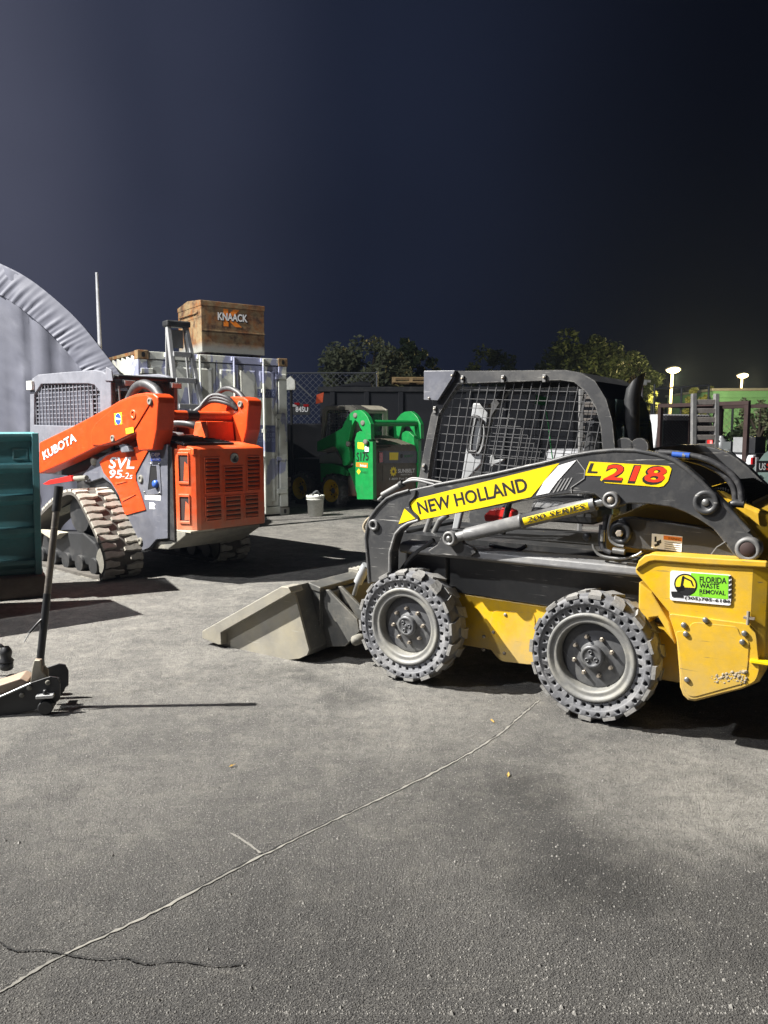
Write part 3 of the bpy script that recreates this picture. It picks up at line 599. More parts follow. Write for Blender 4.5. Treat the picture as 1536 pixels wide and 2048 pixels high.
    # pins
    def pin(p, r, v0, m='worn_steel', core='nut_steel', ri=.4, depth=.03, nm='pivot_pin'):
        o = MB().lathe([(r, v0 + .03), (r, v0 - depth * .7), (r * .9, v0 - depth), (r * .62, v0 - depth), (r * .58, v0 - depth * .6), (r * ri, v0 - depth * .6)], (p[0], 0, p[1]), n=32, close=False).build(nm, m, t)
        MB().lathe([(r * ri, v0), (r * ri, v0 - depth * .9), (r * ri * .8, v0 - depth * 1.1), (0, v0 - depth * 1.1)], (p[0], 0, p[1]), n=16, close=False).build('pin_head', core, o)
    P = [(1.245,1.191),(1.704,1.202),(1.902,0.992),(-0.251,0.957)]
    pin(P[0], .044, .06); pin(P[1], .060, .06, 'machine_grey', 'bright_steel', .3, .02); pin(P[2], .058, .06, 'worn_steel', 'rusty_brown', .66, .035)
    o = MB().lathe([(.036, .065), (.036, .045), (.030, .042), (.020, .043), (.018, .055), (.018, .075), (0, .075)], (P[3][0], 0, P[3][1]), n=12, close=False).build('arm_bushing', 'worn_steel', t)
    # lower link
    lk = [(1.212,0.960),(1.194,1.012),(1.209,1.059),(1.256,1.086),(1.313,1.093),(1.462,1.084),(1.733,1.057),(1.889,1.019),(1.893,0.922),(1.826,0.920),(1.711,0.925),(1.417,0.926),(1.340,0.928),(1.253,0.936)]
    MB().prism(lk, .175, .25).build('lower_link', 'machine_grey', t, .008)
    q = [(1.264,1.008)][0]
    MB().lathe([(.060, .19), (.060, .15), (.052, .143), (.036, .145), (.034, .155), (.0, .155)], (q[0], 0, q[1]), n=20, close=False).build('link_pivot', 'machine_black', t)
    MB().lathe([(.020, .16), (.020, .135), (.015, .13), (0, .13)], (q[0], 0, q[1]), n=6, close=False, smooth=False).build('bolt', 'nut_steel', t)
    ws = [(1.423,1.016),(1.575,1.012),(1.573,0.932),(1.423,0.940)]
    MB().prism(ws[::-1], .1725, .1745).build('warning_label', 'print_white', t)
    MB().sheet([(1.482,1.010),(1.573,1.007),(1.574,0.986),(1.483,0.989)][::-1], .172).build('label_band', 'print_orange', t)
    wl = MB()
    for pl in ([(1.437,1.001),(1.447,1.002),(1.448,0.974),(1.438,0.973)], [(1.448,0.976),(1.470,0.988),(1.473,0.970),(1.451,0.958)], [(1.436,0.959),(1.461,0.969),(1.466,0.959),(1.442,0.947)]):
        wl.sheet(pl, .1717)
    for k in range(4): wl.sheet(WL[k], .1717)
    wl.build('label_print', 'print_black', t)
    lettering('WARNING', [(1.505,0.991),(1.567,0.988),(1.505,1.004)], .1715, 'v', 'print_black', t)
    # lift cylinder with series decal
    cy = [(0.281,0.910),(0.371,0.935),(1.144,1.165),(1.226,1.185)]
    C0, C1, C2, C3 = [Vector((p[0], .105, p[1])) for p in cy]
    MB().tube([C1, C1 + (C2 - C1) * .02, C1 + (C2 - C1) * .45, C1 + (C2 - C1) * .451, C1 + (C2 - C1) * .47, C1 + (C2 - C1) * .471, C2], [.036, .04, .04, .045, .045, .04, .04], 24).build('lift_cylinder', 'worn_steel', t)
    MB().tube([C2, C3], .024, 16).build('cylinder_rod', 'bright_steel', t)
    MB().tube([C0, C1], .03, 12).build('cylinder_eye', 'worn_steel', t)
    pin((C0.x, C0.z), .045, .09, 'worn_steel', 'bright_steel', .4, .03)
    d = (C2 - C1); e = d.normalized(); nrm = Vector((-e.z, 0, e.x)); dc = MB(); vs = []
    for k in range(7):
        th = R(-38 + 62 * k / 6)
        off = Vector((0, -1, 0)) * math.cos(th) * .0412 + nrm * math.sin(th) * .0412
        vs += [C1 + d * .49 + off, C1 + d * .965 + off]
    dc.add(vs, [(2 * k, 2 * k + 1, 2 * k + 3, 2 * k + 2) for k in range(6)], True).build('series_decal', 'yellow_decal', t)
    b0 = C1 + d * .52 - nrm * .017; b1 = C1 + d * .94 - nrm * .017; b2 = C1 + d * .53 + nrm * .013
    lettering('200 SERIES', [(b0.x, b0.z), (b1.x, b1.z), (b2.x, b2.z)], .105 - .0445, 'v', 'print_black', t, .01)
    # hoses and fittings
    def hose(pts, v, r, m='hose', nm='hose'):
        MB().tube(smooth_path([(p[0], v + (p[2] if len(p) > 2 else 0), p[1]) for p in pts], 5), r, 10).build(nm, m, t)
    hose([(1.436,1.435),(1.540,1.429),(1.661,1.406),(1.761,1.354),(1.823,1.287),(1.840,1.195)], .2, .016)
    hose([(1.409,1.431),(1.509,1.417),(1.632,1.389),(1.728,1.342),(1.791,1.274),(1.808,1.191)], .23, .016)
    hose([(1.504,1.426),(1.589,1.420)] , .197, .0175, 'blue_paint', 'hose_sleeve')
    hose([(1.555,1.421),(1.570,1.419)] , .196, .0178, 'bright_steel', 'hose_clip')
    hose([(1.850,1.190),(1.809,1.191),(1.787,1.177)], .2, .02, 'machine_black', 'hose_elbow')
    hose([(1.186,1.099),(1.178,1.031),(1.169,0.963),(1.179,0.915),(1.217,0.897)], .16, .013)
    hose([(1.218,1.105),(1.204,1.040),(1.211,0.976),(1.244,0.946),(1.287,0.939)], .15, .009, 'bright_steel', 'steel_line')
    hose([(1.121,0.938),(1.133,0.907),(1.172,0.878),(1.269,0.873),(1.347,0.894),(1.382,0.918)], .15, .008, 'bright_steel', 'steel_line')
    hose([(1.156,1.044),(1.153,0.976),(1.160,0.909)], .17, .011)
    hose([(1.236,0.918),(1.299,0.913)], .13, .016, 'bright_steel', 'hose_fitting')
    hose([(1.176,1.019),(1.175,0.959)], .145, .014, 'bright_steel', 'hose_fitting')
    hose([(0.452,0.864),(0.534,0.853),(0.631,0.849),(0.688,0.878)], .26, .012)
    MB().lathe([(.022, .0), (.022, -.02), (.014, -.03), (0, -.03)], ([(1.084,0.974)][0][0], .17, [(1.084,0.974)][0][1]), n=12, close=False).build('hydraulic_knob', 'machine_black', t)
    # auxiliary coupler at the front of the arm
    hose([(-0.247,1.111),(-0.205,1.145),(-0.168,1.168),(-0.086,1.206),(0.008,1.247)][0:2], .1, .010, 'worn_steel', 'coupler_tip')
    hose([(-0.217,1.144),(-0.086,1.212)], .1, .018, 'worn_steel', 'coupler')
    hose([(-0.086,1.212),(-0.064,1.225)], .1, .023, 'machine_black', 'coupler_ring')
    hose([(-0.086,1.212),(-0.031,1.236),(0.040,1.245),(0.157,1.225)], .1, .009, 'worn_steel', 'steel_line')
    hose([(-0.068,1.225),(-0.006,1.255),(0.129,1.245),(0.198,1.236)], .12, .008, 'worn_steel', 'steel_line')
    hose([(-0.305,1.012),(-0.360,0.970),(-0.384,0.927),(-0.364,0.892),(-0.340,0.888)], .13, .009, 'mud', 'steel_line')
    # tilt cylinder down to the bucket
    q = [(-0.518,0.632),(-0.590,0.503),(-0.625,0.411)]
    MB().tube([(q[0][0], .35, q[0][1]), (q[1][0], .35, q[1][1])], .032, 16).build('tilt_cylinder', 'plastic_grey', t)
    MB().tube([(q[1][0], .35, q[1][1]), (q[2][0], .35, q[2][1])], .016, 12).build('cylinder_rod', 'bright_steel', t)
    # ---- hood, exhaust, beacon
    hd = [(1.140,0.883),(1.135,1.051),(1.363,1.161),(1.526,1.294),(1.636,1.334),(1.732,1.322),(1.852,1.263)]
    hd = hd[:3] + [(p[0], p[1] - .085) for p in hd[3:]]; hd = hd + [(2.0, hd[-1][1] - .06), (2.0, .90), (1.9, .88)]
    MB().prism(hd, .30, W - .30).build('hood', 'yellow_paint', t, .02)
    gr = [(p[0], p[1] - .085) for p in [(1.612,1.318),(1.732,1.332),(1.863,1.266)]]
    g = MB()
    for k in range(22): 
        f = k / 21.; 
        for j in range(2):
            f2 = f; a = gr[0] if f < .5 else gr[1]; b = gr[1] if f < .5 else gr[2]; tt = (f % .5) * 2 if f < 1 else 1
            g.box((a[0] + (b[0] - a[0]) * tt - .003, .34, a[1] + (b[1] - a[1]) * tt - .01 ), (a[0] + (b[0] - a[0]) * tt + .003, W - .34, a[1] + (b[1] - a[1]) * tt + .012))
    g.build('hood_grille', 'machine_black', t, kind='stuff')
    e = [(1.197,1.422),(1.190,1.635),(1.187,1.719),(1.196,1.775),(1.216,1.838)]
    E3 = [Vector((p[0], .55, p[1])) for p in e]
    m = MB().tube(E3, .043, 20, caps=False)
    for i in range(len(m.v) - 20, len(m.v)):                      # slanted mouth
        x, y, z = m.v[i]; m.v[i] = (x, y, z + (x - E3[-1].x) * 1.1)
    m.build('exhaust_stack', 'machine_black', t)
    for p, r in (([(1.183,1.453)][0], .055), ([(1.266,1.456)][0], .05)):
        MB().lathe([(r, -.02), (r, .02), (r * .5, .025), (r * .5, .1)], (p[0], .46, p[1]), n=24).build('hose_reel', 'machine_grey', t, .004)
    # ---- cab
    V0, V1 = .42, W - .42
    outer = [(-0.163,1.141),(-0.111,1.404),(-0.056,1.646),(0.002,1.740),(0.117,1.872),(0.098,1.919),(0.524,1.904),(0.836,1.894),(0.931,1.875),(1.014,1.825),(1.080,1.723),(1.121,1.592),(1.140,1.439),(1.147,1.200)]
    inner = [(-0.094,1.144),(-0.054,1.405),(-0.001,1.645),(0.057,1.730),(0.139,1.834),(0.149,1.840),(0.526,1.839),(0.807,1.838),(0.892,1.823),(0.964,1.765),(1.021,1.677),(1.053,1.572),(1.069,1.438),(1.076,1.197)]
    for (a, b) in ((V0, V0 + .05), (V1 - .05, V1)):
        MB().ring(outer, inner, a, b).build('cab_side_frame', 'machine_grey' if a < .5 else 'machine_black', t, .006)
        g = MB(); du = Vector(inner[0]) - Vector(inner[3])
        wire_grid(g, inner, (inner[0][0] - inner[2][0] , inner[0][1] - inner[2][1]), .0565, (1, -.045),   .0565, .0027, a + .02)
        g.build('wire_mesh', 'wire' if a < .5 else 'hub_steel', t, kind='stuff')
        if a < .5:
            for p in [(0.173,1.869),(0.449,1.862),(0.714,1.855),(-0.024,1.684),(-0.103,1.314)]:
                MB().box((p[0] - .011, .408, p[1] - .028), (p[0] + .011, .42, p[1] + .018)).build('mesh_clip', 'worn_steel', t, .004)
                MB().lathe([(.007, .0), (.007, -.006), (0, -.006)], (p[0], .408, p[1]), n=8, close=False).build('bolt', 'nut_steel', t)
    # roof and rear shell
    ro = outer[5:12]; n_ = len(ro); sh = MB()
    inn = [(p[0] - .012 * (1 if i > 2 else 0), p[1] - .02) for i, p in enumerate(ro)]
    sh.prism(ro + inn[::-1], V0 + .05, V1 - .05); sh.build('roof', 'machine_black', t)
    vp = [(-0.091,1.926),(0.134,1.919),(0.114,1.871),(0.014,1.736),(-0.090,1.742)]
    MB().prism(vp, .385, .415).build('visor_plate', 'loader_grey', t, .003)
    MB().prism([(p[0], p[1]) for p in vp[:2]] + [(vp[1][0], vp[1][1] - .02), (vp[0][0], vp[0][1] - .02)], .415, V1 - .05).build('visor_top', 'machine_black', t)
    for p in [(0.115,1.888),(-0.050,1.753)]:
        MB().lathe([(.007, .0), (.007, -.006), (0, -.006)], (p[0], .385, p[1]), n=8, close=False).build('bolt', 'nut_steel', t)
    ub = outer[-1][0]
    MB().box((ub - .03, V0 + .05, 1.0), (ub - .022, V1 - .05, outer[-4][1])).build('rear_window', 'cab_glass', t)
    MB().box((ub - .04, V0 + .36, 1.0), (ub - .012, V0 + .38, outer[-4][1])).build('window_bar', 'machine_black', t)
    MB().box((-.25, V0, .80), (ub, V1, .86)).build('cab_floor', 'machine_black', t)
    MB().box((-.35, V0 + .02, .45), (-.25, V1 - .02, .88)).build('front_step', 'machine_black', t, .01)
    # seat and controls
    s = MB(); s.box((.55, .6, .98), (1.0, 1.06, 1.12)); s.build('seat', 'machine_black', t, .05)
    s = MB(); s.box((.88, .6, 1.12), (1.0, 1.06, 1.62)); s.build('seat_back', 'machine_black', t, .05)
    q = [(0.026,1.733),(0.150,1.724),(0.093,1.319),(-0.002,1.220),(-0.050,0.977),(-0.080,0.859),(-0.128,0.855),(-0.101,0.992),(-0.053,1.239)]
    MB().prism(q, .84, .88).build('door_post', 'plastic_grey', t, .008)
    hp = [(0.039,1.645),(0.092,1.624),(0.105,1.516),(0.076,1.415),(0.035,1.404),(0.004,1.421),(0.017,1.543)]
    hp = [(p[0], .82, p[1]) for p in hp]; MB().tube(smooth_path(hp + hp[:1], 5), .011, 8).build('grab_handle', 'machine_black', t)
    q = [(0.188,1.377),(0.210,1.390),(0.218,1.351),(0.284,1.359),(0.277,1.345),(0.218,1.324),(0.200,1.303),(0.181,1.333)]
    MB().prism(q, .79, .82).build('joystick', 'plastic_grey', t, .003)
    q = [(0.207,0.989),(0.254,1.032),(0.343,1.050),(0.414,1.028),(0.416,0.969),(0.218,0.950)]
    MB().prism(q, .66, .76).build('safety_bar_pad', 'red_paint', t, .01)
    for pl, m_ in (([(-0.204,0.842),(-0.157,0.959),(-0.134,1.011)], 'worn_steel'), ([(-0.140,0.847),(-0.087,0.946),(-0.029,0.984)], 'bright_steel'), ([(0.376,0.886),(0.398,1.010),(0.424,1.107)], 'machine_black')):
        MB().tube([(p[0], .6, p[1]) for p in pl], .02, 10).build('control_lever', m_, t)
    MB().tube(smooth_path([(p[0], .6, p[1]) for p in [(0.653,1.666),(0.675,1.550),(0.698,1.398),(0.712,1.352)]]), .004, 6).build('cord', 'print_darkgreen', t)
    q = [(0.374,1.788),(0.457,1.769),(0.451,1.712),(0.368,1.727)]
    MB().prism(q, 1.1, 1.12).build('cab_label', 'print_darkgreen', t)
    # ---- bucket
    sec = [(-1.720,0.039),(-1.555,-0.003),(-0.931,-0.012),(-0.798,0.024),(-0.732,0.059),(-0.715,0.096),(-0.826,0.434),(-0.843,0.514)]
    inn = [(-1.60, .05), (-1.5, .025), (-.95, .02), (-.83, .05), (-.79, .075), (-.775, .12), (-.86, .42), (-.875, .5)]
    bk = MB().prism(sec + inn[::-1], -.02, W + .02).build('bucket', 'bucket_dark', t, .004)
    side = [sec[1], sec[2], sec[3], sec[4], sec[5], sec[6], (sec[7][0] - .01, sec[7][1] - .01)] + [(-0.900,0.487),(-1.521,0.098)]
    for v in (-.035, W + .015): MB().prism(side, v, v + .02).build('side_plate', 'bucket_steel', bk, .003)
    es = [(-1.663,0.099),(-0.896,0.515),(-0.834,0.519),(-0.809,0.485),(-1.474,0.116),(-1.471,0.029),(-1.502,0.024),(-1.665,0.047)]
    for v in (-.10, W - .03): MB().prism(es, v, v + .13).build('edge_bar', 'bucket_steel', bk, .004)
    MB().prism([sec[0], sec[1], (sec[1][0], sec[1][1] + .03), (sec[0][0], sec[0][1] + .025)], -.02, W + .02).build('cutting_edge', 'bucket_steel', bk, .004)
    ut = sec[7][0]
    MB().prism([(ut - .02, .47), (ut + .10, .455), (ut + .105, .49), (ut + .0, .515)], .12, W - .12).build('top_lip', 'bucket_dark', bk, .006)
    sr = MB()
    for k in range(14): sr.box((ut - .03, .62 + k * .05, .50), (ut + .06, .645 + k * .05, .535))
    sr.build('grip_tooth', 'bucket_steel', bk, .003, kind='stuff')
    MB().box((ut - .03, .13, .2), (ut + .09, .16, .47)).build('rib', 'bucket_dark', bk)
    # quick attach plate
    qa = MB().prism([(ut + .10, .08), (ut + .16, .08), (ut + .13, .45), (ut + .04, .47), (ut + .03, .43), (ut + .08, .42)], .17, W - .17).build('attach_plate', 'bucket_dark', t, .006)
    for v in (.16, .30, W - .34, W - .20):
        MB().prism([(ut + .05, .06), (ut + .28, .10), (ut + .40, .22), (ut + .38, .30), (ut + .14, .47), (ut + .04, .46)], v, v + .025).build('attach_ear', 'bucket_dark', qa, .004)
    MB().tube([(ut + .08, .18, .40), (ut + .08, .34, .40)], .022, 12).build('attach_lever', 'worn_steel', qa)
    MB().prism([(-0.919,0.446),(-0.860,0.467),(-0.861,0.425),(-0.910,0.409)], .118, .121).build('data_plate', 'bucket_steel', bk)
    q = (ut + .40, .17)
    MB().lathe([(.035, .12), (.035, .05), (.02, .045), (.018, .03), (0, .03)], (q[0], .06, q[1]), n=14, close=False).build('pivot_pin', 'mud_steel', qa)
    return t

skid_steer()

# ================================================================ orange compact track loader
def track_loader():
    loc, rz = ((-2.9317,7.8234,0),math.radians(-41.00))
    t = thing('track_loader', 'orange and grey track loader on dusty rubber tracks, slatted rear door facing the camera', 'track loader', loc, rz)
    W = 1.86
    # ---- rubber tracks
    cl = [(-1.75, .30), (-1.78, .20), (-1.72, .09), (-1.60, .03), (-1.3, .0), (-.8, .0), (-.3, .0), (-.08, .005), (.06, .06), (.12, .15), (.115, .25), (.06, .36), (-.06, .50), (-.20, .655), (-.33, .785), (-.42, .86), (-.52, .895), (-.64, .89), (-.76, .855), (-1.0, .76), (-1.4, .55), (-1.62, .43)]
    P = smooth_path([(p[0], 0, p[1]) for p in cl + cl[:1]], 5)[:-1]; n = len(P)
    nrm = []
    for i in range(n):
        d = (P[(i + 1) % n] - P[i - 1]).normalized(); nrm.append(Vector((d.z, 0, -d.x)))
    outer = [(p.x, p.z) for p in P]; inner = [(p.x - q.x * .035, p.z - q.z * .035) for p, q in zip(P, nrm)]
    def lug(v0, v1, flip):
        a = [(v0, -.022), (v0 + (v1 - v0) * .35, -.026), (v0 + (v1 - v0) * .7, -.012), (v1, -.008), (v1, .022), (v0 + (v1 - v0) * .65, .030), (v0 + (v1 - v0) * .3, .026), (v0, .034)]
        if flip: a = [(v0 + v1 - p[0], p[1]) for p in a][::-1]
        m = MB(); k = len(a)
        m.add([(p[1] * 1.5, p[0], -.008) for p in a] + [(p[1] * 1.22, p[0], .024) for p in a], [list(range(k - 1, -1, -1)), list(range(k, 2 * k))] + [[i, (i + 1) % k, k + (i + 1) % k, k + i] for i in range(k)])
        return m.mesh('track_lug', 'track_rubber')
    lugs = [lug(.0, .215, False), lug(.0, .15, False), lug(.235, .42, True), lug(.28, .42, True)]
    dist = [0]
    for i in range(n): dist.append(dist[-1] + (P[(i + 1) % n] - P[i]).length)
    tot = dist[-1]; cnt = 2 * int(tot / .185)
    for vo in (0.0, W - .42):
        tr = MB().ring(outer, inner, vo, vo + .42).build('track', 'track_core', t)
        for k in range(cnt):
            for side in (0, 1):
                s = ((k + .5 * side) / cnt * tot) % tot
                i = max(j for j in range(n) if dist[j] <= s); f = (s - dist[i]) / (dist[i + 1] - dist[i])
                p = P[i].lerp(P[(i + 1) % n], f); q = nrm[i].lerp(nrm[(i + 1) % n], f).normalized()
                if vo > 0 and (q.x < -.3 or p.x < -.9): continue
                if vo == 0 and p.x < -1.2: continue
                o = bpy.data.objects.new('track_lug', lugs[side * 2 + k % 2]); col.objects.link(o); o.parent = tr
                o.location = (p.x, vo, p.z); o.rotation_euler = (0, math.atan2(q.x, q.z), 0)
        MB().prism([(-1.5, .12), (-.2, .10), (-.12, .2), (-.25, .36), (-.5, .45), (-1.4, .38)], vo + .09, vo + .37).build('track_frame', 'machine_black', t, .015)
        for u in (-1.45, -1.15, -.85, -.55, -.25): MB().lathe([(.085, .06), (.09, .07), (.09, .35), (.085, .36)], (u, vo, .115), n=18).build('track_roller', 'machine_black', t)
        MB().lathe([(.21, .1), (.21, .32)], (-.56, vo, .655), n=20).build('drive_sprocket', 'machine_black', t)
        MB().lathe([(.15, .08), (.15, .34)], (-.06, vo, .185), n=20).build('idler_wheel', 'mud_steel', t)
    # ---- main body
    MB().prism([(-1.3, .40), (.55, .40), (.62, .55), (.62, 1.25), (-1.3, 1.05)], .46, W - .46).build('body', 'machine_black', t, .01)
    sp = [(-1.137,0.993),(-0.873,1.156),(-0.668,1.246),(-0.492,1.305),(-0.140,1.359),(0.341,1.402),(0.656,1.406),(0.606,0.454),(0.396,0.424),(0.260,0.322),(0.134,0.282),(0.019,0.303),(-0.080,0.450),(-0.168,0.638),(-0.307,0.847),(-0.454,0.960),(-0.630,1.024),(-0.968,0.954)]
    pa = MB().prism(sp, .42, .46).build('side_panel', 'loader_grey', t, .006); share(pa, t, loc=(0, W - .88, 0))
    op = [(-0.664,1.196),(-0.520,1.266),(-0.124,1.354),(0.375,1.393),(0.297,1.320),(0.188,1.214),(0.065,1.090),(0.070,1.016),(0.148,0.883),(0.234,0.721),(-0.172,0.633),(-0.279,0.844),(-0.415,0.973),(-0.587,1.082)]
    MB().prism(op, .408, .425).build('orange_panel', 'orange_paint', t, .004)
    for pl in ([(-0.336,0.983),(-0.102,1.004),(-0.327,0.961)], [(-0.226,0.809),(0.066,0.874),(-0.207,0.783)]):
        MB().prism(pl, .400, .408).build('panel_vent', 'orange_door', t)
    lettering('SVL', [(-0.468,1.130),(0.048,1.142),(-0.417,1.257)], .4045, 'v', 'print_silver', t, .02)
    lettering('95', [(-0.476,1.026),(-0.207,1.031),(-0.437,1.121)], .4045, 'v', 'print_silver', t, .02)
    lettering('-2s', [(-0.197,1.032),(0.002,1.035),(-0.172,1.097)], .4045, 'v', 'print_silver', t, .0)
    MB().sheet([(0.358,1.321),(0.522,1.324),(0.526,1.238),(0.353,1.234)], .417).build('sticker', 'print_blue', t)
    lettering('DEP', [(0.367,1.280),(0.521,1.284),(0.369,1.316)], .4162, 'v', 'print_white', t, .03)
    lettering('Diesel Exhaust', [(0.366,1.260),(0.520,1.263),(0.366,1.275)], .4162, 'v', 'print_white', t)
    lettering('Fluid Only', [(0.374,1.239),(0.510,1.243),(0.374,1.255)], .4162, 'v', 'print_white', t)
    fr = [(0.311,1.217),(0.512,1.223),(0.530,0.904),(0.225,0.877)]; fi = [(0.346,1.182),(0.456,1.186),(0.471,0.967),(0.285,0.932)]
    MB().ring(fr, fi, .412, .422).build('filler_frame', 'loader_grey', t, .003)
    MB().prism(fi, .4175, .419).build('filler_opening', 'deep_black', t)
    q = [(0.451,1.003)][0]; MB().lathe([(.035, .03), (.04, .0), (.035, -.02), (.0, -.02)], (q[0], .40, q[1]), n=14, close=False).build('filler_cap', 'blue_paint', t)
    for p in [(0.364,1.204),(0.510,1.208),(0.226,0.908),(0.503,0.913)]: MB().lathe([(.012, .0), (.010, -.008), (0, -.008)], (p[0], .412, p[1]), n=8, close=False).build('bolt', 'bright_steel', t)
    for p in [(0.151,1.040),(0.101,0.375)]: MB().lathe([(.045, .0), (.04, -.015), (.02, -.016), (.018, -.008), (0, -.008)], (p[0], .42, p[1]), n=16, close=False).build('bolt', 'mud_steel', t)
    MB().sheet([(0.221,0.882),(0.507,0.887),(0.504,0.836),(0.218,0.829)], .417).build('sticker', 'print_white', t)
    lettering('DEF FLUID ONLY', [(0.239,0.841),(0.488,0.845),(0.241,0.872)], .4162, 'v', 'print_blue', t)
    MB().sheet([(0.301,0.803),(0.375,0.807),(0.411,0.789),(0.382,0.766),(0.408,0.742),(0.297,0.735)], .417).build('sticker', 'print_white', t)
    # rear post and bumper
    MB().box((.56, .44, .44), (.70, .50, 1.38)).build('rear_post', 'machine_black', t)
    MB().box((.60, W - .50, .50), (.80, W - .40, 1.36)).build('rear_post', 'machine_black', t)
    MB().prism([(.10, .30), (.55, .33), (.86, .50), (.86, .535), (.10, .535)], .46, W - .44).build('belly_plate', 'mud_steel', t, .01)
    MB().box((.66, .46, .536), (.95, .75, .552)).build('bumper_ledge', 'cream_cab', t)
    # ---- rear door with louvres
    plan = [(.70, .465), (.74, .455), (.90, .515), (.94, .545), (.955, .585), (.955, 1.40), (.93, 1.43), (.72, 1.45), (.64, 1.45), (.64, .48)]
    dr = MB().prism(plan, .548, 1.365, 'w').build('rear_door', 'orange_door', t, .012, seg=3)
    UD = .955
    for (x0, x1, y0, y1, k) in LOUV:
        gr = MB().box((UD - .004, x0, y0), (UD + .0015, x1, y1)).build('louvre_recess', 'deep_black', dr)
        h = (y1 - y0) / k
        sl = MB().add([(UD + .001, x0 + .004, y0 + h * .12), (UD + .001, x1 - .004, y0 + h * .12), (UD + .02, x1 - .006, y0 + h * .22), (UD + .02, x0 + .006, y0 + h * .22), (UD + .001, x0 + .004, y0 + h * .85), (UD + .001, x1 - .004, y0 + h * .85), (UD + .017, x1 - .006, y0 + h * .55), (UD + .017, x0 + .006, y0 + h * .55)],
                 [(0, 1, 2, 3), (3, 2, 6, 7), (7, 6, 5, 4), (0, 3, 7, 4), (1, 5, 6, 2)]).build('slat', 'orange_door', dr)
        for j in range(1, k): share(sl, dr, loc=(0, 0, h * j))
        fw = .014
        MB().ring([(x0 - fw, y0 - fw), (x1 + fw, y0 - fw), (x1 + fw, y1 + fw), (x0 - fw, y1 + fw)], [(x0, y0), (x1, y0), (x1, y1), (x0, y1)], UD - .003, UD + .010, 'u').build('louvre_frame', 'orange_door', dr, .004)
    q = [(1.010,1.263)][0]
    MB().lathe([(.052, .0), (.052, .012), (.046, .016), (.042, .010), (0, .010)], (UD, q[0], q[1]), 'u', n=28, close=False).build('badge', 'bright_steel', dr)
    MB().sheet([(q[0] - .02, q[1] - .028), (q[0] + .022, q[1] - .028), (q[0] + .008, q[1] - .004), (q[0] + .026, q[1] + .02), (q[0] + .012, q[1] + .026), (q[0] - .01, q[1] + .004)], UD + .0125, 'u').build('badge_mark', 'print_black', dr)
    # lamp recesses on the bevelled corner of the door
    e0, e1 = Vector((.74, .455, 0)), Vector((.90, .515, 0)); ex = (e1 - e0); nn = Vector((ex.y, -ex.x, 0)).normalized()
    for (w0, w1) in ((1.04, 1.30), (.645, .885)):
        def C_(s, w, d): v = e0 + ex * s + nn * d; return (v.x, v.y, w)
        rc = MB().add([C_(.22, w0, .002), C_(.85, w0, .002), C_(.85, w1, .002), C_(.22, w1, .002)], [(0, 1, 2, 3)]).build('lamp_recess', 'rusty_brown', dr)
        MB().add([C_(.5, w0 + .01, .003), C_(.84, w0 + .01, .003), C_(.84, w0 + .16, .003), C_(.6, w0 + .2, .003)], [(0, 1, 2, 3)]).build('tail_lamp', 'orange_door', rc)
        m = MB(); a = [C_(.16, w0 - .03, .0), C_(.91, w0 - .03, .0), C_(.91, w1 + .03, .0), C_(.16, w1 + .03, .0)]; b = [C_(.22, w0, .0), C_(.85, w0, .0), C_(.85, w1, .0), C_(.22, w1, .0)]
        up = lambda L_: [tuple(Vector(p) + nn * .012) for p in L_]
        m.add(a + b + up(a) + up(b), [(8 + i, 8 + (i + 1) % 4, 12 + (i + 1) % 4, 12 + i) for i in range(4)] + [(4 + i, 4 + (i + 1) % 4, 12 + (i + 1) % 4, 12 + i) for i in range(4)] + [(i, (i + 1) % 4, 8 + (i + 1) % 4, 8 + i) for i in range(4)])
        m.build('lamp_frame', 'orange_door', dr, .005)
    # hood on top and its black vent grid
    MB().prism([(.945, 1.368), (.9, 1.385), (.2, 1.47), (-.35, 1.50), (-.35, 1.2), (.945, 1.30)], .52, W - .47).build('hood', 'orange_door', t, .012)
    vg = MB()
    for k in range(9): vg.add([(.80 - k * .075, .50, 1.412 + k * .0085), (.775 - k * .075, .50, 1.415 + k * .0085), (.775 - k * .075, 1.12, 1.425 + k * .0085), (.80 - k * .075, 1.12, 1.422 + k * .0085)], [(0, 1, 2, 3)])
    vg = None
    fr_ = MB().prism([(.82, 1.399), (.82, 1.420), (.12, 1.500), (.12, 1.478)], .50, 1.12).build('vent_frame', 'machine_black', t, .004)
    for k in range(8): MB().box((.74 - k * .08, .53, 1.418 + k * .0093), (.775 - k * .08, 1.09, 1.434 + k * .0091)).build('vent_bar', 'machine_black', fr_)
    MB().lathe([(.22, 0), (.2, .03), (.09, .05), (.07, .14), (.085, .15), (0, .15)], (.05, .78, 1.49), 'w', n=20, close=False).build('pre_cleaner', 'plastic_grey', t)
    MB().tube(smooth_path([(-.3, .9, 1.5), (-.1, 1.0, 1.62), (.15, 1.1, 1.60), (.2, 1.2, 1.5)]), .045, 10).build('intake_hose', 'machine_black', t)
    # ---- lift arms
    ap = [(-1.863,1.401),(-0.968,1.606),(-0.254,1.787),(-0.000,1.859),(0.289,1.912),(0.473,1.921),(0.614,1.907),(0.691,1.871),(0.696,1.812),(0.656,1.550),(0.574,1.352),(0.318,1.338),(0.279,1.449),(0.283,1.520),(0.187,1.494),(-0.110,1.414),(-0.493,1.372),(-1.238,1.178),(-1.902,1.021)]
    AO = 1.62 - .52
    arms = []
    for k in range(2):
        a = MB().prism(ap, .30, .50).build('lift_arm', 'orange_paint', t, .018, seg=3) if k == 0 else share(arms[0], t, loc=(0, 1.12, 0))
        arms.append(a)
    rp = [(-0.613,1.360),(-0.524,1.539),(-0.455,1.604)]
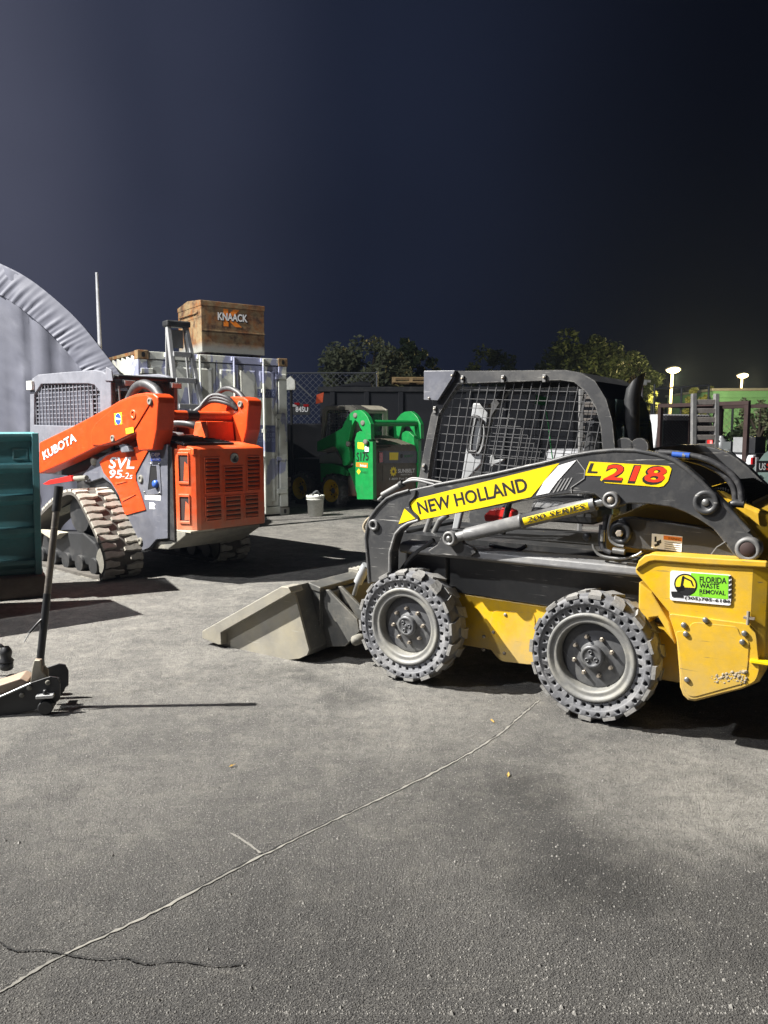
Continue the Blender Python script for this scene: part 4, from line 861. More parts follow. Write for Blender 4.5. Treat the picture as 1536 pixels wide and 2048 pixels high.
    pl = [(-0.604,1.387),(-0.592,1.539),(-0.489,1.625),(0.023,1.838),(0.311,1.891),(0.530,1.895),(0.589,1.844),(0.541,1.786),(0.321,1.600),(0.193,1.509),(-0.103,1.435),(-0.434,1.384)]
    MB().prism(round_poly(pl, .03, 3), .288, .302).build('arm_boss', 'orange_paint', t, .006)
    for k in range(2):
        for p in [(-0.149,1.461),(0.573,1.830)]:
            MB().lathe([(.035, .01), (.035, -.012), (.02, -.013), (.018, -.006), (0, -.006)], (p[0], .29 + k * 1.12, p[1]), n=16, close=False).build('pivot_pin', 'mud_steel', t)
        p = [(0.265,1.706)][0]
        MB().lathe([(.05, .01), (.05, -.008), (.03, -.009), (.026, .005), (0, .005)], (p[0], .288 + k * 1.12, p[1]), n=20, close=False).build('arm_bushing', 'orange_door', t)
    lettering('KUBOTA', [(-1.747,1.188),(-0.930,1.422),(-1.801,1.282)], .2975, 'v', 'print_black', t, .045)
    lettering('KUBOTA', [(-1.746,1.194),(-0.941,1.427),(-1.788,1.289)], .2965, 'v', 'print_white', t, .015)
    st = MB().sheet([(-0.103,1.721),(0.044,1.730),(0.046,1.612),(-0.092,1.602)], .2868).build('sticker', 'print_yellow', t)
    c = [(-0.028,1.664),(0.030,1.663)]; MB().sheet(disc(c[0], c[1][0] - c[0][0], 20), .2862).build('sticker_oval', 'print_blue', st)
    MB().sheet([(-0.077,1.680),(0.021,1.668),(0.020,1.653),(-0.078,1.659)], .2857).build('sticker_oval', 'print_white', st)
    MB().sheet([(0.111,1.565),(0.254,1.580),(0.260,1.525),(0.116,1.509)], .2868).build('sticker', 'print_yellow', t)
    u0, w0 = [(0.389,1.671)][0]
    MB().tube([(u0 - .02, .48, 1.70), (u0 - .02, W - .44, 1.70)], .055, 20).build('cross_tube', 'orange_door', t)
    MB().tube([(u0 - .02, .60, 1.70), (u0 - .02, .66, 1.70)], .058, 20).build('tube_band', 'print_yellow', t)
    MB().tube([(u0 - .02, .84, 1.70), (u0 - .02, .98, 1.70)], .058, 20).build('tube_decal', 'print_black', t)
    MB().prism([(u0 - .25, 1.35), (u0 + .1, 1.35), (u0 + .06, 1.64), (u0 - .15, 1.64)], 1.05, 1.4).build('arm_gusset', 'orange_door', t, .01)
    for k in range(2):
        h = [(-0.024,1.863),(0.109,1.982),(0.280,2.016),(0.460,1.960),(0.562,1.872)]
        MB().tube(smooth_path([(p[0], .42 + k * 1.06, p[1]) for p in h]), .05 if k == 0 else .03, 10).build('hose', 'hose', t)
    for k in range(3):
        MB().tube(smooth_path([(.1 - k * .05, 1.12 - k * .05, 1.62), (.16, 1.18, 1.80), (.25 , 1.28, 1.93 - k * .03), (.42, 1.36, 1.90 - k * .03), (.5, 1.42, 1.78)]), .026, 8).build('hose', 'hose', t)
    # lift cylinder, guard rod, odds and ends between arm and track
    MB().tube([(-1.5, .50, .98), (-.1, .52, 1.22)], .05, 14).build('lift_cylinder', 'machine_black', t)
    MB().prism([(-0.135,1.392),(-0.081,1.314),(0.076,1.327),(0.041,1.379),(-0.035,1.404)], .34, .40).build('arm_stop', 'loader_grey', t, .006)
    gp = [(-1.810,0.904),(-1.626,0.960),(-1.110,1.034),(-1.081,0.972),(-1.695,0.898)]; MB().prism(gp, .29, .33).build('guard_rod', 'red_paint', t, .006)
    q = [(-1.161,0.990),(-0.906,1.012)]; MB().tube([(q[0][0], .33, q[0][1]), (q[1][0], .38, q[1][1])], .03, 10).build('rod_end', 'mud_steel', t)
    q = [(-0.798,1.204)][0]; MB().lathe([(.05, .05), (.05, -.02), (.02, -.03), (0, -.03)], (q[0], .42, q[1]), n=16, close=False).build('cylinder_pin', 'mud_steel', t)
    MB().prism([(-1.109,0.663),(-0.825,0.749),(-0.878,0.661),(-1.212,0.569)], .16, .22).build('step', 'mud_steel', t)
    MB().prism([(-1.360,0.416),(-0.828,0.422),(-1.008,0.333)], .0, .12).build('step', 'cream_cab', t)
    # ---- cab
    co = [(-2.555,1.264),(-2.464,2.114),(-2.401,2.192),(-2.233,2.234),(-1.542,2.231),(-0.848,2.220),(-0.687,2.195),(-0.583,2.152),(-0.526,2.068),(-0.529,1.878),(-0.561,1.440),(-0.571,1.301)]
    ci = [(-2.407,1.613),(-2.367,1.987),(-2.338,2.010),(-2.165,2.115),(-1.554,2.097),(-1.016,2.076),(-0.883,2.055),(-0.768,1.973),(-0.760,1.939),(-0.773,1.773),(-0.785,1.617),(-0.897,1.590)]
    ci[0] = (ci[0][0], ci[0][1]);
    MB().ring(co, ci, .50, .56).build('cab_side_frame', 'cab_grey', t, .01)
    g = MB(); wire_grid(g, ci, (0, 1), .088, (1, 0), .05, .0085, .525); g.build('cab_guard', 'cab_grey', t, kind='stuff')
    ur = co[8][0]; uf = co[1][0]; WR = W - .50
    MB().ring(co, ci, WR - .06, WR).build('cab_side_frame', 'cab_grey', t, .01)
    MB().prism([(uf, 2.10), (uf + .1, 2.17), (ur - .05, 2.165), (ur + .06, 2.15), (ur + .06, 2.11), (uf, 2.05)], .56, WR - .06).build('cab_roof', 'machine_black', t, .01)
    MB().box((ur - .02, .52, 1.2), (ur + .0, WR - .06, 2.10)).build('rear_window', 'cab_glass', t)
    MB().box((uf + .2, .56, 1.0), (ur - .1, WR - .06, 1.35)).build('cab_base', 'machine_black', t)
    MB().box((-.95, .75, 1.35), (-.80, 1.15, 2.0)).build('seat_back', 'machine_black', t, .05)
    for vv in (.60, WR - .16):
        l = MB().box((ur + .06, vv, 2.03), (ur + .10, vv + .15, 2.10)).build('work_lamp', 'machine_black', t, .006)
        MB().box((ur + .101, vv + .01, 2.037), (ur + .108, vv + .14, 2.093)).build('lens', 'clear_lens', l, .004)
    MB().prism([(ur - .1, 2.09), (ur + .07, 2.08), (ur + .05, 2.2), (ur - .06, 2.24)], .485, .50).build('lift_eye', 'cab_grey', t, .006)
    l = MB().box((uf - .02, .46, 2.05), (uf + .12, .50, 2.16)).build('work_lamp', 'white_plastic', t, .006)
    MB().tube([(ur + .07, .56, 2.03), (ur + .07, .575, 1.6)], .012, 8).build('gas_strut', 'bright_steel', t)
    return t
def _l(a, k): return (a[0][0], a[1][0], a[1][1], a[0][1], k)
LOUV = [_l([(0.649,1.267),(0.817,0.927)], 8), _l([(0.886,1.169),(1.112,0.920)], 6), _l([(1.180,1.268),(1.341,0.923)], 8), _l([(0.649,0.867),(0.828,0.644)], 5), _l([(0.891,0.866),(1.078,0.628)], 5), _l([(1.143,0.866),(1.314,0.634)], 5)]
track_loader()

# ================================================================ green skid steer loader further back
def green_loader():
    loc, rz = ((-1.0660,15.3996,0),math.radians(-45.00))
    t = thing('skid_steer', 'green skid steer loader with yellow wheel rims and brown rear hood beside the container', 'skid steer', loc, rz)
    W = 1.50
    for (u, far) in ((0.0, 0), (0.0, 1), (-1.0, 0), (-1.0, 1)):
        wo = MB().lathe([(.20, .03), (.22, .0), (.29, .01), (.325, .04), (.33, .13), (.325, .22), (.29, .255), (.2, .25)], (0, 0, 0), n=40, close=False).build('wheel', 'tyre_black', t)
        wo.location = (u, W if far else 0, .335); wo.rotation_euler = (0, 0, math.pi if far else 0)
        MB().lathe([(.235, .03), (.228, -.005), (.215, .0), (.19, .03), (.17, .09), (.08, .10), (.075, .06), (0, .06)], (0, 0, 0), n=32, close=False).build('rim', 'wheel_yellow', wo)
        for k in range(8):
            a = 2 * math.pi * k / 8; MB().lathe([(.016, .10), (.016, .085), (0, .08)], (.12 * math.cos(a), 0, .12 * math.sin(a)), n=6, close=False).build('wheel_nut', 'rusty_brown', wo)
        MB().lathe([(.06, .1), (.06, .055), (.05, .05), (0, .05)], (0, 0, 0), n=16, close=False).build('hub_cap', 'worn_steel', wo)
        lg = MB(); vs = []
        for j, (vv, sh) in enumerate(((.0, 0), (.06, .03), (.14, .14))):
            h = .075 - j * .012
            for rr, aa in ((.30, -h), (.352, -h * .8), (.352, h * .8), (.30, h)): vs.append((rr * math.cos(aa + sh), vv, rr * math.sin(aa + sh)))
        lm = lg.add(vs, [(0, 1, 2, 3), (11, 10, 9, 8)] + [(j * 4 + i, j * 4 + 4 + i, j * 4 + 4 + (i + 1) % 4, j * 4 + (i + 1) % 4) for j in range(2) for i in range(4)]).mesh('tread_bar', 'tyre_black')
        for k in range(32):
            o = bpy.data.objects.new('tread_bar', lm); col.objects.link(o); o.parent = wo; o.rotation_euler = (0, R(k * 11.25), 0)
            if k % 2: o.scale = (1, -1, 1); o.location = (0, .26, 0)
    tw = [(0.696,1.492),(0.781,1.531),(0.893,1.512),(1.044,1.408),(1.140,1.352),(1.151,0.231),(0.703,0.203),(0.689,0.329),(0.590,0.549),(0.519,0.673),(0.432,0.787),(0.578,0.832),(0.622,1.028),(0.638,1.347)]
    for k in range(2): MB().prism(tw, .06 + k * (W - .22), .16 + k * (W - .22)).build('rear_tower', 'green_paint', t, .01)
    ap = [(-0.417,1.317),(0.329,1.579),(0.491,1.792),(0.592,1.877),(0.706,1.923),(0.874,1.930),(0.984,1.871),(1.066,1.795),(1.147,1.663),(1.160,1.371),(1.051,1.371),(0.955,1.493),(0.858,1.598),(0.803,1.693),(0.719,1.741),(0.619,1.617),(0.560,1.434),(0.502,1.278),(0.558,1.114),(0.571,0.949),(0.470,0.858),(0.353,0.854),(0.324,0.991),(0.163,1.205),(0.028,1.233),(-0.420,1.114)]
    for k in range(2): MB().prism(ap, .0 + k * (W - .10), .10 + k * (W - .10)).build('lift_arm', 'green_paint', t, .008)
    MB().prism([(-0.416,0.868),(-0.059,0.879),(0.315,0.812),(0.417,0.726),(0.373,0.645),(0.166,0.677),(-0.061,0.678),(-0.262,0.619),(-0.405,0.479)], .08, .28).build('fender', 'green_paint', t, .008)
    MB().prism([(-0.565,0.871),(-0.563,1.026),(-0.064,1.108),(0.205,0.874)], .18, .3).build('side_step', 'plastic_grey', t, .006)
    MB().box((-1.5, .28, .25), (.4, W - .28, .95)).build('chassis', 'machine_black', t, .01)
    q = [(0.527,0.867),(0.442,1.110),(0.399,1.256)]; MB().tube([(p[0], .12, p[1]) for p in q], .045, 12).build('lift_cylinder', 'worn_steel', t)
    MB().tube(smooth_path([(p[0], .12, p[1]) for p in [(0.618,1.695),(0.517,1.550),(0.473,1.355),(0.529,1.112)]]), .025, 8).build('hose', 'hose', t)
    for p in [(0.734,1.827),(0.943,1.682),(0.517,1.279),(1.010,1.323)]: MB().lathe([(.05, .02), (.05, -.02), (.025, -.025), (0, -.025)], (p[0], .0, p[1]), n=14, close=False).build('pivot_pin', 'mud_steel', t)
    lettering('S175', [(0.698,0.942),(1.034,0.971),(0.699,1.117)], .052, 'v', 'print_black', t, .015)
    for pl, m_, nm in (([(0.734,1.320),(0.916,1.303),(0.902,1.178),(0.733,1.195)], 'print_yellow', 'sticker'), ([(0.930,1.236),(1.040,1.238),(1.040,1.133),(0.929,1.141)], 'print_white', 'sticker'), ([(0.689,0.923),(1.012,0.923),(1.011,0.827),(0.689,0.845)], 'print_orange', 'sticker'), ([(0.703,0.749),(0.760,0.809),(0.816,0.753),(0.759,0.693)], 'print_yellow', 'sticker')):
        MB().sheet(pl, .054).build(nm, m_, t)
    lettering('Bobcat', [(0.802,0.849),(0.984,0.846),(0.802,0.897)], .0525, 'v', 'print_white', t, .02)
    lettering('SUNBELT', [(0.816,0.724),(1.011,0.722),(0.816,0.763)], .0525, 'v', 'print_darkgreen', t, .01)
    UR = 1.10
    body = MB().prism([(.3, .24), (UR - .05, .24), (UR, .30), (UR, 1.20), (UR - .06, 1.26), (.3, 1.30)], .17, W - .16).build('rear_hood', 'hood_brown', t, .03)
    for k in range(10):
        v0 = .24 + k * .105
        MB().add([(UR - .05, v0, 1.262), (UR - .05, v0 + .085, 1.262), (.35, v0 * .85 + .15, 1.46), (.35, v0 * .85 + .22, 1.46), (UR - .05, v0, 1.222), (UR - .05, v0 + .085, 1.222), (.35, v0 * .85 + .15, 1.40), (.35, v0 * .85 + .22, 1.40)], [(0, 1, 3, 2), (4, 6, 7, 5), (0, 4, 5, 1), (0, 2, 6, 4), (1, 5, 7, 3), (2, 3, 7, 6)]).build('hood_slat', 'hood_brown', t)
    pn = [(0.258,1.149),(1.515,1.125),(1.517,0.881),(0.258,0.919)]
    MB().prism(pn, UR - .002, UR + .008, 'u').build('lamp_band', 'loader_grey', t)
    MB().prism([(0.262,1.121),(0.357,1.119),(0.357,0.936),(0.262,0.929)], UR + .006, UR + .02, 'u').build('tail_lamp', 'tail_red', t)
    MB().prism([(1.339,1.109),(1.444,1.107),(1.445,0.904),(1.340,0.897)], UR + .006, UR + .02, 'u').build('tail_lamp', 'machine_black', t)
    MB().prism([(0.367,0.878),(1.517,0.841),(1.520,0.514),(0.366,0.568)], UR - .002, UR + .006, 'u').build('hood_panel', 'hood_brown', t)
    MB().sheet([(0.549,1.115),(0.801,1.110),(0.787,0.963),(0.549,0.969)], UR + .0095, 'u').build('sticker', 'print_yellow', t)
    c = [(0.887,1.039),(0.930,1.038)]; MB().sheet(disc(c[0], c[1][0] - c[0][0], 14), UR + .0095, 'u').build('sticker', 'print_black', t)
    lettering('BOBCAT', [(0.973,1.007),(1.250,1.010),(0.973,1.057)], UR + .0095, 'u', 'print_darkgreen', t, .02)
    c = [(0.661,0.741),(0.745,0.738)]; r0 = c[1][0] - c[0][0]
    star = [(c[0][0] + (r0 * 1.25 if i % 2 else r0 * .85) * math.cos(i * math.pi / 10), c[0][1] + (r0 * 1.25 if i % 2 else r0 * .85) * math.sin(i * math.pi / 10)) for i in range(20)]
    MB().sheet(star, UR + .008, 'u').build('sun_logo', 'print_yellow', t)
    MB().sheet(disc(c[0], r0 * .38, 14), UR + .0088, 'u').build('sun_logo', 'hood_brown', t)
    lettering('SUNBELT', [(0.788,0.707),(1.282,0.697),(0.788,0.786)], UR + .008, 'u', 'print_white', t, .03)
    lettering('RENTALS', [(0.874,0.654),(1.193,0.651),(0.874,0.684)], UR + .008, 'u', 'print_white', t)
    lettering('1-800 For Rental', [(0.549,0.579),(1.283,0.566),(0.549,0.619)], UR + .008, 'u', 'print_white', t, .01)
    MB().tube(smooth_path([(UR - .2, .2, .24), (UR, .25, .2), (UR + .04, .5, .18), (UR, .9, .2)]), .02, 8).build('tow_bar', 'worn_steel', t)
    # cross bar and cab
    q = [(1.031,1.682)][0]
    MB().tube([(q[0], .08, q[1]), (q[0], W - .08, q[1])], .06, 14).build('cross_tube', 'green_paint', t)
    co = [(-0.664,1.084),(-0.589,1.961),(-0.509,2.041),(0.252,2.034),(0.426,1.962),(0.451,1.106)]; ci = [(-0.599,1.209),(-0.463,1.928),(-0.416,1.958),(0.207,1.946),(0.251,1.896),(0.246,1.222)]
    MB().ring(co, ci, .30, .36).build('cab_side_frame', 'cream_cab', t, .01)
    MB().ring(co, ci, W - .36, W - .30).build('cab_side_frame', 'cream_cab', t, .01)
    g = MB(); wire_grid(g, ci, (0, 1), .075, (1, -.02), .06, .008, .33); g.build('wire_mesh', 'galv', t, kind='stuff')
    MB().prism([(co[1][0], co[1][1]), (co[2][0], co[2][1] + .01), (co[3][0], co[3][1] + .012), (co[4][0], co[4][1]), (co[4][0], co[4][1] - .06), (co[1][0], co[1][1] - .06)], .36, W - .36).build('cab_roof', 'cream_cab', t, .02)
    ur = co[4][0]
    MB().ring([(.36, 1.25), (W - .36, 1.25), (W - .36, 1.95), (.36, 1.95)], [(.45, 1.35), (W - .45, 1.35), (W - .45, 1.88), (.45, 1.88)], ur - .04, ur, 'u').build('rear_frame', 'cream_cab', t, .01)
    MB().box((ur - .03, .45, 1.35), (ur - .02, W - .45, 1.88)).build('rear_window', 'cab_glass', t)
    MB().box((co[0][0] + .1, .4, .95), (ur - .1, W - .4, 1.3)).build('cab_base', 'machine_black', t)
    MB().box((co[0][0] + .45, .5, 1.3), (ur - .1, W - .5, 1.8)).build('seat_back', 'machine_black', t, .06)
green_loader()

# ================================================================ shipping container, job box, ladder
def container_material():
    m = bpy.data.materials.new('container_paint'); m.use_nodes = True
    n = m.node_tree.nodes; lk = m.node_tree.links; b = n['Principled BSDF']; t = n.new('ShaderNodeTexCoord')
    def noise(sc, st=(1, 1, 1), det=6, r=.6):
        mp = n.new('ShaderNodeMapping'); mp.inputs['Scale'].default_value = st; lk.new(t.outputs['Object'], mp.inputs[0])
        x = n.new('ShaderNodeTexNoise'); x.inputs['Scale'].default_value = sc; x.inputs['Detail'].default_value = det; x.inputs['Roughness'].default_value = r; lk.new(mp.outputs[0], x.inputs['Vector']); return x.outputs['Fac']
    def ramp(s_, a, c):
        r = n.new('ShaderNodeMapRange'); r.inputs['From Min'].default_value = a; r.inputs['From Max'].default_value = c; lk.new(s_, r.inputs['Value']); return r.outputs[0]
    def mix(f, a, c):
        x = n.new('ShaderNodeMix'); x.data_type = 'RGBA'; lk.new(f, x.inputs['Factor'])
        for s_, q in (('A', a), ('B', c)):
            if isinstance(q, tuple): x.inputs[s_].default_value = (*q, 1)
            else: lk.new(q, x.inputs[s_])
        return x.outputs['Result']
    white = mix(ramp(noise(6), .35, .75), (.58, .59, .53), (.42, .43, .40))
    c = mix(ramp(noise(1.7, (1.6, 1.6, .8), 5, .55), .545, .565), white, (.27, .285, .40))      # rolled-on touch-up leaves old blue showing
    c = mix(ramp(noise(5, (1, 1, .25)), .66, .74), c, (.22, .12, .06))
    lk.new(c, b.inputs['Base Color']); b.inputs['Roughness'].default_value = .55
    MATS['container_paint'] = m
    m = m.copy(); m.name = 'rust_paint'; n = m.node_tree.nodes; lk = m.node_tree.links; b = n['Principled BSDF']
    for x in list(n):
        if x.type not in ('BSDF_PRINCIPLED', 'OUTPUT_MATERIAL'): n.remove(x)
    t = n.new('ShaderNodeTexCoord')
    def nz(sc, st=(1, 1, 1), det=8, r=.65):
        mp = n.new('ShaderNodeMapping'); mp.inputs['Scale'].default_value = st; lk.new(t.outputs['Object'], mp.inputs[0])
        x = n.new('ShaderNodeTexNoise'); x.inputs['Scale'].default_value = sc; x.inputs['Detail'].default_value = det; x.inputs['Roughness'].default_value = r; lk.new(mp.outputs[0], x.inputs['Vector']); return x.outputs['Fac']
    def rp(s_, a, c):
        r = n.new('ShaderNodeMapRange'); r.inputs['From Min'].default_value = a; r.inputs['From Max'].default_value = c; lk.new(s_, r.inputs['Value']); return r.outputs[0]
    def mx(f, a, c):
        x = n.new('ShaderNodeMix'); x.data_type = 'RGBA'; lk.new(f, x.inputs['Factor'])
        for s_, q in (('A', a), ('B', c)):
            if isinstance(q, tuple): x.inputs[s_].default_value = (*q, 1)
            else: lk.new(q, x.inputs[s_])
        return x.outputs['Result']
    tan = mx(rp(nz(9), .3, .7), (.26, .19, .10), (.17, .12, .06))
    c = mx(rp(nz(4.2), .44, .60), tan, (.20, .075, .018))
    c = mx(rp(nz(5.5), .48, .64), c, (.05, .022, .012)); c = mx(rp(nz(28, det=4), .52, .72), c, (.15, .10, .05))
    sp = n.new('ShaderNodeSeparateXYZ'); lk.new(t.outputs['Object'], sp.inputs[0])
    ad = n.new('ShaderNodeMath'); ad.operation = 'MULTIPLY_ADD'; ad.inputs[1].default_value = .16; lk.new(nz(7), ad.inputs[0]); lk.new(sp.outputs['Z'], ad.inputs[2])
    c = mx(rp(ad.outputs[0], .30, .20), c, (.22, .22, .20))
    lk.new(c, b.inputs['Base Color']); b.inputs['Roughness'].default_value = .7
    MATS['rust_paint'] = m
container_material()
def container():
    loc, rz = ((-3.9300,12.4700,0),math.radians(35.60))
    t = thing('shipping_container', 'white shipping container with peeling blue patches, door end behind the orange loader', 'container', loc, rz)
    Wc, Hc, Lc = 2.68, 2.82, 6.0
    MB().box((.06, .10, .16), (Wc - .06, Lc, Hc - .05)).build('inner_shell', 'container_paint', t)
    for u in (0, Wc - .16):
        MB().box((u, .0, .16), (u + .16, .14, Hc - .14)).build('corner_post', 'container_paint', t, .01)
        for w_ in (Hc - .14, .0):
            c = MB().box((u - .004, -.006, w_), (u + .18, .18, w_ + .145)).build('corner_casting', 'rust_paint', t, .01)
            MB().prism(round_poly([(u + .06, w_ + .035), (u + .115, w_ + .035), (u + .115, w_ + .115), (u + .06, w_ + .115)], .025), -.0085, -.005).build('casting_hole', 'deep_black', c)
    MB().box((.18, .012, Hc - .13), (Wc - .16, .12, Hc - .01)).build('top_header', 'container_paint', t, .008)
    MB().box((.16, .012, .03), (Wc - .16, .12, .17)).build('bottom_sill', 'container_paint', t, .008)
    for k in range(2):
        u0 = .175 + k * 1.17; u1 = u0 + 1.155
        d = MB().box((u0, .03, .18), (u1, .08, Hc - .145)).build('door', 'container_paint', t, .006)
        for j in range(3):
            a = u0 + .05 + j * .37
            MB().add([(a, .029, .25), (a + .31, .029, .25), (a + .31, .029, Hc - .22), (a, .029, Hc - .22), (a + .03, .012, .29), (a + .28, .012, .29), (a + .28, .012, Hc - .26), (a + .03, .012, Hc - .26)], [(4, 5, 6, 7), (0, 1, 5, 4), (1, 2, 6, 5), (2, 3, 7, 6), (3, 0, 4, 7)]).build('door_panel', 'container_paint', d)
        for j, f in enumerate((.26, .74)):
            x = u0 + 1.155 * f
            MB().tube([(x, -.035, .06), (x, -.035, Hc - .03)], .021, 10).build('lock_rod', 'container_paint', d)
            for w_ in (.12, .75, 1.5, 2.2, Hc - .09): MB().box((x - .04, -.04, w_), (x + .04, .03, w_ + .07)).build('rod_bracket', 'container_paint', d, .008)
            MB().box((x, -.06, 1.05), (x + (.3 if j == 0 else -.3), -.04, 1.09)).build('door_handle', 'container_paint', d, .006)
        for w_ in (.4, 1.0, 1.75, 2.45):
            ux = .04 if k == 0 else Wc - .22
            MB().box((ux, -.02, w_), (ux + .2, .03, w_ + .09)).build('hinge', 'container_paint', d, .01)
    bl = [(2.101,2.268),(2.456,2.270),(2.453,2.119),(2.099,2.120)]
    MB().sheet(bl, .0115).build('number_patch', 'cont_blue', t)
    lettering('3 502 6', [(2.109,2.137),(2.434,2.145),(2.111,2.242)], .010, 'v', 'print_paleblue', t)
    MB().sheet([(2.089,1.638),(2.445,1.630),(2.437,1.147),(2.080,1.171)], .0115).build('number_patch', 'cont_blue', t)
    for k, s_ in enumerate(('42.650', '4270', '29.850')):
        pass
    lettering('MGW 30 480', [(2.107,1.532),(2.423,1.532),(2.108,1.594)], .010, 'v', 'print_paleblue', t)
    lettering('TARE 2 230', [(2.105,1.435),(2.422,1.434),(2.106,1.497)], .010, 'v', 'print_paleblue', t)
    lettering('CU.CAP 33', [(2.103,1.338),(2.420,1.336),(2.104,1.400)], .010, 'v', 'print_paleblue', t)
    # corrugated long side
    vs = []; n_ = 0; pts = []
    v = .16
    while v < Lc: pts += [(.045, v), (.045, v + .07), (.008, v + .13), (.008, v + .20)]; v += .26
    mb = MB(); 
    for (u, vv) in pts: mb.v += [(u, vv, .16), (u, vv, Hc - .06)]
    mb.f = [(2 * i, 2 * i + 2, 2 * i + 3, 2 * i + 1) for i in range(len(pts) - 1)]; mb.sm = [False] * len(mb.f)
    mb.build('side_wall', 'container_paint', t)
    MB().box((.0, .14, Hc - .06), (.07, Lc, Hc - .005)).build('top_rail', 'rust_paint', t, .006)
    MB().box((.0, .14, .1), (.07, Lc, .17)).build('bottom_rail', 'container_paint', t, .006)
    MB().box((.05, .12, Hc - .05), (Wc - .02, Lc, Hc - .02)).build('roof', 'container_paint', t)
    # ---- rusty job box on top
    C0 = Matrix.Translation(loc) @ Matrix.Rotation(rz, 4, 'Z')
    q = [(1.044,3.798),(1.108,2.975)]; dep = q[0][0]; dep = min(max(dep, .7), 1.1)
    bx = thing('job_box', 'rusty steel job site box standing on top of the white container', 'tool box', tuple(C0 @ Vector((1.10, .04, Hc - .01))), rz)
    Wb = 1.17; Hb = .92
    MB().box((0, 0, .05), (Wb, dep, Hb - .10)).build('box_body', 'rust_paint', bx, .008)
    MB().prism([(-.01, Hb - .11), (dep + .01, Hb - .11), (dep + .01, Hb - .04), (dep * .55, Hb + .03), (-.01, Hb - .02)], -.01, Wb + .01, 'u').build('lid', 'rust_paint', bx, .008)
    MB().box((-.004, -.018, .40), (Wb + .004, .0, .42)).build('body_rail', 'rust_paint', bx, .004)
    MB().box((-.006, .07, Hb - .30), (.004, dep - .1, Hb - .15)).build('handle_recess', 'rust_paint', bx, .004)
    for vv in (.10, dep - .14): MB().box((-.02, vv, Hb - .26), (.0, vv + .03, Hb - .18)).build('handle_bracket', 'rust_paint', bx, .003)
    MB().tube([(-.03, .1, Hb - .22), (-.03, dep - .12, Hb - .22)], .012, 8).build('carry_handle', 'rust_paint', bx)
    for u in (.06, Wb - .18): MB().box((u, .05, .0), (u + .12, dep - .05, .06)).build('skid', 'rusty_brown', bx)
    # sticker: white name over an orange letter
    lettering('K', [(.40, Hb - .42), (.74, Hb - .42), (.40, Hb - .13)], -.0035, 'v', 'print_orange', bx, .05)
    lettering('KNAACK', [(.305, Hb - .34), (.855, Hb - .34), (.305, Hb - .205)], -.005, 'v', 'print_black', bx, .06)
    lettering('KNAACK', [(.295, Hb - .325), (.845, Hb - .325), (.295, Hb - .195)], -.0065, 'v', 'print_white', bx, .03)
    # ---- aluminium step ladder in front of the doors
    ld = thing('step_ladder', 'aluminium step ladder with black top standing before the container doors', 'ladder', tuple(C0 @ Vector((.35, -1.05, 0))), rz)
    a = [(0.141,3.106),(0.218,1.550),(0.413,3.127),(0.642,1.550)]
    a = [(p[0] - .35, p[1]) for p in a]
    def ext(p, q): s_ = (q[0] - p[0]) / (q[1] - p[1]); return (p[0] - s_ * p[1], 0.0)
    L0, L1 = a[0], ext(a[0], a[1]); R0, R1 = a[2], ext(a[2], a[3])
    for (p, q, sg) in ((L0, L1, 1), (R0, R1, -1)):
        MB().add([(p[0] - .03, .0, p[1]), (p[0] + .03, .0, p[1]), (p[0] + .03, .09, p[1]), (p[0] - .03, .09, p[1]), (q[0] - .035, -.30, 0), (q[0] + .035, -.30, 0), (q[0] + .035, -.21, 0), (q[0] - .035, -.21, 0)], [(0, 1, 2, 3), (7, 6, 5, 4), (0, 4, 5, 1), (1, 5, 6, 2), (2, 6, 7, 3), (3, 7, 4, 0)]).build('side_rail', 'alu', ld, .006)
        MB().bar((p[0], .10, p[1] - .03), (q[0], .75, 0), .022).build('rear_leg', 'alu', ld)
    n_ = 8
    for k in range(1, n_):
        f = k / n_; lx = L0[0] + (L1[0] - L0[0]) * f; rx = R0[0] + (R1[0] - R0[0]) * f; w_ = L0[1] * (1 - f); y = -.30 * f
        MB().box((lx + .02, y - .02, w_ - .07), (rx - .02, y + .10, w_)).build('step', 'alu', ld, .004)
    MB().box((L0[0] - .05, -.05, L0[1] - .02), (R0[0] + .05, .16, L0[1] + .07)).build('top_cap', 'machine_black', ld, .02)
    MB().box((L0[0] + .05, .10, L0[1] - .32), (R0[0] - .02, .12, L0[1] - .05)).build('back_plate', 'plastic_grey', ld)
    f = .80 / 1.; 
    MB().sheet([(L0[0] + .13, 1.36), (R0[0] + .02, 1.36), (R0[0] + .02, 1.72), (L0[0] + .13, 1.72)], .12).build('label_sheet', 'print_paleblue', ld)
container()
